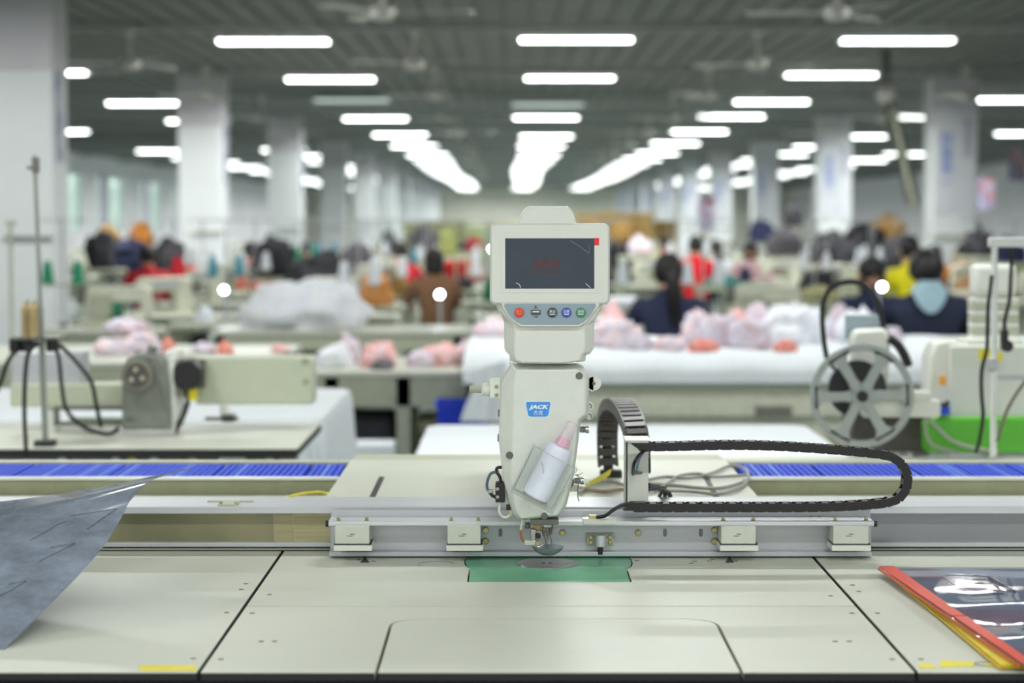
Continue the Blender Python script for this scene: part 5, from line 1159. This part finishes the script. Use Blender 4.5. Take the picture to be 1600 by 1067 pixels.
def person(px, Y, rz, style, nm, col, label, dz=0, sc=1, x=None):
    if Y > 14.1:
        back = abs(rz) > 2
        for Y in sorted((q+(.58 if back else -.58) for q in YT), key=lambda v: abs(v-Y)):
            if all(abs(at(px, 400, Y).x-a) > .56 or abs(Y-b) > .5 for a, b in TAKEN): break
        TAKEN.append((at(px, 400, Y).x, Y))
    xx = at(px, 400, Y).x if x is None else x
    c = dup(PP[style], (xx, Y, dz), rz, label, 'people working at the sewing lines' if Y > 16 else None, sc, {'shirt': shirt(nm, col)})
    place(stoolP, (xx, Y, 0), rz*.5, 'stool under the '+' '.join(label.replace('seated ', '').split()[:12]), 'stools under the seated people', (1, 1, 1+dz*2))
    return c
person(1045, 12.6, 0, 'pony', 'navy', (36, 42, 72), 'seated person in navy top with black ponytail, seen from behind', sc=(1.02, 1, 1.03))
person(1450, 12.3, 0, 'hood', 'deep navy', (24, 32, 56), 'seated person in navy hooded sweater with light blue hood lining, seen from behind', sc=(1.2, 1.1, 1.05))
person(1361, 13.6, PI, 'bob', 'navy', (34, 42, 70), 'seated person in navy facing the camera behind the black hose arch', sc=(1.05, 1, 1.0))
person(1087, 23.4, 0, 'short', 'red', (216, 16, 30), 'person in bright red top seen from behind, right of the monitor', sc=(.95, 1, 1.06))
person(1424, 18.0, .35, 'pony', 'yellow', (226, 214, 20), 'person in bright yellow top with long black ponytail', sc=(1.0, 1.0, 1.09))
person(1452, 21.5, -1.6, 'short', 'grey', (90, 92, 100), 'person in grey turned sideways just behind the one in yellow')
for a in [(628, 24.6, .2, 'short', 'crimson', (190, 30, 44), 'person with dark hair and crimson top left of the monitor'), (722, 27.8, 0, 'bun', 'red', (216, 16, 30), 'person in red top close to the left edge of the monitor'),
    (680, 19.2, .3, 'bob', 'brown', (128, 92, 66), 'person in brown top left of the monitor below the crimson dressed one'), (483, 24.8, 2.8, 'short', 'crimson', (190, 30, 44), 'person in crimson beside the third left column'),
    (390, 25.0, 0, 'bun', 'coral', (226, 96, 84), 'person in coral red top between the second and third left columns'), (232, 19.4, .4, 'short', 'crimson', (190, 30, 44), 'person in crimson left of the second left column, nearer one'),
    (276, 22.0, -.3, 'bun', 'red', (216, 16, 30), 'person in red just left of the second left column'), (190, 28.0, 0, 'short', 'slate', (60, 64, 90), 'person in slate blue right of the first left column'),
    (1040, 31.6, 3, 'bun', 'coral', (226, 96, 84), 'person in coral left of the bright red dressed one'), (1120, 27.9, 0, 'pony', 'white', (220, 222, 228), 'person in white right of the bright red dressed one'),
    (1172, 24.8, PI, 'bob', 'dusty pink', (196, 160, 166), 'person in dusty pink by the fourth right column'), (1222, 31.5, 0, 'short', 'maroon', (120, 50, 60), 'person in maroon between the third and fourth right columns'),
    (1290, 22.0, 0, 'short', 'charcoal', (56, 54, 58), 'person in charcoal in front of the third right column'), (1338, 24.7, .3, 'bun', 'charcoal', (56, 54, 58), 'person in charcoal right of the third right column'),
    (1508, 22.2, 0, 'short', 'ochre', (190, 120, 60), 'person in ochre in front of the second right column'), (1560, 25.0, 0, 'bob', 'slate', (60, 64, 90), 'person in slate blue near the right edge of the picture'),
    (1588, 28.0, .1, 'short', 'lime', (206, 226, 40), 'person in lime yellow at the right edge of the picture'), (958, 28.2, 0, 'bob', 'charcoal', (56, 54, 58), 'person in charcoal close to the right edge of the monitor'),
    (880, 16.9, 0, 'short', 'slate', (60, 64, 90), 'person in slate blue hidden behind the monitor')][:-1]:
    person(*a)
# ---- goods: heaps on the tables and racks
zt = TZ
GO = [(480, 512, 13.3, 220, 84, G_w, 'very large white fabric heap left of the sewing head'), (405, 512, 13.2, 70, 40, G_w, 'small white heap at the left foot of the very large white one'),
 (585, 478, 15.6, 60, 56, G_o, 'orange garment heap right of the very large white heap'), (610, 462, 16.2, 60, 46, G_t, 'tan orange bundle behind the orange heap'), (545, 440, 20, 34, 30, G_gr, 'grey bundle above the right part of the white heap'),
 (500, 445, 18.4, 110, 56, G_k, 'wide black garment heap behind the very large white one'), (430, 432, 20.8, 90, 66, G_k, 'black garment heap left of the wide black one'), (560, 420, 23.6, 60, 44, G_gr, 'grey garment heap right of the wide black one'),
 (262, 436, 21.2, 60, 70, G_k, 'tall black heap just left of the second left column'), (200, 430, 22.5, 90, 62, G_n, 'navy garment heap right of the first left column'), (160, 420, 24.2, 50, 70, G_k, 'dark heap beside the first left column'),
 (220, 392, 26.8, 44, 50, gmat('bright orange goods', (238, 140, 70), (232, 160, 60)), 'bright orange bundle on the far left tables'), (170, 388, 28.5, 40, 40, G_t, 'brown ochre bundle near the left windows'),
 (172, 500, 14.4, 44, 34, G_g, 'green cloth heap beside the first left column'), (278, 440, 18.8, 24, 44, G_r, 'pointed red garment left of the second left column'), (238, 472, 16.0, 26, 48, G_r, 'upright red garment nearer the camera, left of the second column'),
 (320, 505, 14.0, 30, 30, G_w, 'small pale bundle left of the bright needle lamp'), (340, 440, 21.0, 70, 26, G_gr, 'low grey heap under the second left column'),
 (665, 390, 27.0, 50, 40, G_gr, 'lilac grey heap far left of the monitor'), (700, 400, 24.2, 30, 50, gmat('olive goods', (150, 150, 80), (120, 126, 78)), 'olive bundle left of the monitor'), (740, 392, 24.0, 26, 24, G_r, 'red heap touching the left edge of the monitor'),
 (770, 470, 16.0, 30, 40, G_g, 'green cloth peeping out left of the monitor'), (722, 452, 18.4, 40, 22, G_k, 'small black heap left of the monitor'), (608, 400, 27.0, 30, 44, G_k, 'black upright heap beside the crimson dressed person'),
 (990, 420, 24.0, 60, 52, G_k, 'black heap right of the monitor'), (975, 385, 30.5, 50, 48, G_t, 'ochre heap of goods far right of the monitor'), (1000, 400, 27.0, 40, 34, G_lw, 'white heap behind the black heap right of the monitor'), (1015, 400, 29.0, 20, 16, gmat('lime goods', (196, 220, 60), (180, 204, 60)), 'tiny lime bundle right of the monitor'),
 (970, 480, 14.4, 90, 20, G_w, 'low pale blue heap behind the ponytailed person'), (1130, 447, 18.5, 60, 18, gmat('teal goods', (40, 130, 128), (60, 150, 140)), 'teal heap below the person in bright red'), (1165, 440, 19.5, 20, 26, G_n, 'small navy heap right of the teal heap'),
 (1190, 380, 30, 40, 40, G_n, 'navy goods between the third and fourth right columns'), (1225, 400, 24.4, 60, 50, G_gr, 'grey lilac goods between the right columns'), (1240, 355, 33, 34, 40, G_k, 'dark goods high between the right columns'),
 (1300, 415, 22.0, 80, 60, G_k, 'black heap in front of the third right column'), (1350, 410, 23.8, 80, 66, G_k, 'black heap between the second and third right columns'), (1400, 420, 21.2, 60, 56, G_k, 'black heap left of the second right column'), (1385, 372, 30, 60, 40, G_t, 'tan goods left of the second right column'),
 (1530, 400, 23.5, 60, 46, G_k, 'black heap right of the second right column'), (1580, 410, 22.0, 50, 46, G_n, 'navy heap at the right edge'), (1500, 415, 22.6, 26, 30, G_t, 'tan bundle in front of the second right column'), (1520, 372, 30, 34, 26, G_g, 'green goods right of the second right column'),
 (1280, 470, 16.2, 60, 26, gmat('sage goods', (150, 150, 110), (176, 172, 130)), 'sage green bundle behind the big white heap'), (1200, 470, 16.0, 70, 30, gmat('sage goods', (150, 150, 110), (176, 172, 130)), 'sage green goods right of the ponytailed person'), (1560, 470, 16.0, 60, 30, gmat('sage goods', (150, 150, 110), (176, 172, 130)), 'sage green bundle behind the ribbed machine head')]
rackP = thing('goods_trolley', 'x', 'trolley')
MB().box(-.4, .4, -.3, .3, .70, .73).build('deck', M_olive, rackP, bevel=.004); MB().box(-.4, .4, -.3, .3, .2, .22).build('lower_deck', M_olive, rackP)
for sx in (-.37, .37):
    for sy in (-.27, .27): MB().box(sx-.018, sx+.018, sy-.018, sy+.018, .05, .70).build('leg', M_olive, rackP); MB().cyl((sx-.012, sy, .035), (sx+.012, sy, .035), .035, n=14).build('caster', M_plastic, rackP)
proto(rackP)
for i, (px, py, Y, pw, ph, mt, lb) in enumerate(GO):
    if Y > 14.1:
        for Y in sorted(((YT[q]+YT[q+1])/2-.12 for q in range(len(YT)-1)), key=lambda v: abs(v-Y)):
            x_ = at(px, 400, Y).x; hw = max(.24, pw*Y/F/1.6)+.03
            if all(abs(x_-a) > hw+c or abs(Y-b) > .5 for a, b, c in TROL) and all(abs(x_-a) > hw+.2 or not -.35 < b-Y < .9 for a, b in TAKEN): break
        TROL.append((x_, Y, hw))
    if 13.1 < Y < 13.5:                                # these two lie on the packing table
        heap(px, py, 13.48, pw, ph, 200+i, mt, lb, 'goods heaped among the sewing lines', zb=.80, name='fabric_heap', cat='fabric'); continue
    b = at(px, py, Y); wx = pw*Y/F/.8
    ztop = max(b.z, .45)
    rk = place(rackP, (b.x, Y, 0), 0, 'trolley under the '+' '.join(lb.split()[:13]), 'goods trolleys', (max(.6, wx), .8, ztop/.73))
    heap(px, py, Y, pw, ph, 200+i, mt, lb, 'goods heaped among the sewing lines', zb=ztop, name='fabric_heap', cat='fabric')
# grey packing table in the middle left and pale table behind the ponytailed person
bench('packing_table', -1.98, -.3, 13.1, 13.88, .80, 'grey topped packing table beyond the bench left of the monitor', .1)
# far end: shelving with goods along the back, posters
for i, (px, Y, hpx, mt, lb) in enumerate([(680, 62, 26, pm('olive cartons', (150, 150, 110), .7, var=.2, scale=2), 'olive stacked cartons far left of the monitor'), (735, 70, 20, pm('green cartons', (134, 146, 110), .7, var=.2, scale=2), 'green stacked cartons just left of the monitor, far away'),
        (960, 52, 40, pm('brown cartons', (158, 126, 66), .7, var=.25, scale=3), 'brown stacked cartons right of the monitor, far away'), (1000, 56, 28, pm('brown cartons', (158, 126, 66)), 'second brown carton stack right of the first one'), (770, 75, 22, pm('yellow cartons', (176, 160, 100), .7), 'yellowish cartons behind the monitor edge, far away')]):
    t = thing('carton_stack', lb, 'cartons', (at(px, 380, Y).x, Y, 0)); x0 = at(px, 380, Y).x; hh = at(px, 380-hpx-8, Y).z; n = 4
    for k in range(n):
        for j in range(3): MB().box(x0-1+.68*j, x0-.34+.68*j, Y, Y+.6, hh/n*k+.01, hh/n*(k+1)-.01*(k+j) % .04).build('carton', mt, t, bevel=.02)
t = thing('fabric_chute', 'dark slanting duct hanging from the ceiling left of the second right column', 'duct', at(1395, 150, 24))
m_ = MB(); m_.tube(pxs([(1384, 148), (1396, 190), (1412, 250), (1426, 322)], 24), .07, n=12); m_.build('duct', pm('dark duct', (96, 94, 84), .5, .3), t)
m_ = MB(); m_.tube(pxs([(1394, 170), (1406, 220), (1418, 280), (1428, 322)], 23.9), .03, n=8); m_.build('side_pipe', M_olive, t)
m_ = MB(); q = at(1384, 148, 24); m_.cyl(q, Vector((q.x, q.y, ZC)), .05, n=12); m_.build('drop_rod', M_dsteel, t); m_ = MB(); m_.ell(q, (.12, .12, .12), 14, 8); m_.build('joint', M_fan, t)
for px, py, Y, c1, lb in ((1540, 300, 34, (196, 84, 84), 'red and violet poster hanging right of the second right column'), (1590, 255, 30, (220, 130, 120), 'pink banner at the right edge under the ceiling'), (1103, 330, 40, (150, 70, 76), 'dark red hanging banner above the person in bright red')):
    a = at(px-13, py-22, Y); b = at(px+13, py+28, Y); m_ = MB(); m_.box(a.x, b.x, Y, Y+.02, b.z, a.z); o = m_.build('poster', gmat('poster %d' % px, c1, (196, 190, 214), (110, 100, 150), 2.2), None, origin=(a.x, Y, b.z)); tag(o, lb, 'poster')
    m_ = MB(); m_.cyl(((a.x+b.x)/2-.1, Y+.01, a.z), ((a.x+b.x)/2-.1, Y+.01, ZC), .006, n=6); m_.build('hanging_wire', M_dsteel, o)
MB_ = None
# prototypes that were only copied, never used themselves
def purge(r):
    for ch in KIDS.get(r.name, []): purge(ch)
    bpy.data.objects.remove(r)
for r_ in PP.values(): purge(r_)
for r_ in (macP, tabP, stP, coneW, coneG, coneT, stoolP, rackP):
    if r_.name not in USED: purge(r_)
print('OBJECTS', len(bpy.data.objects))
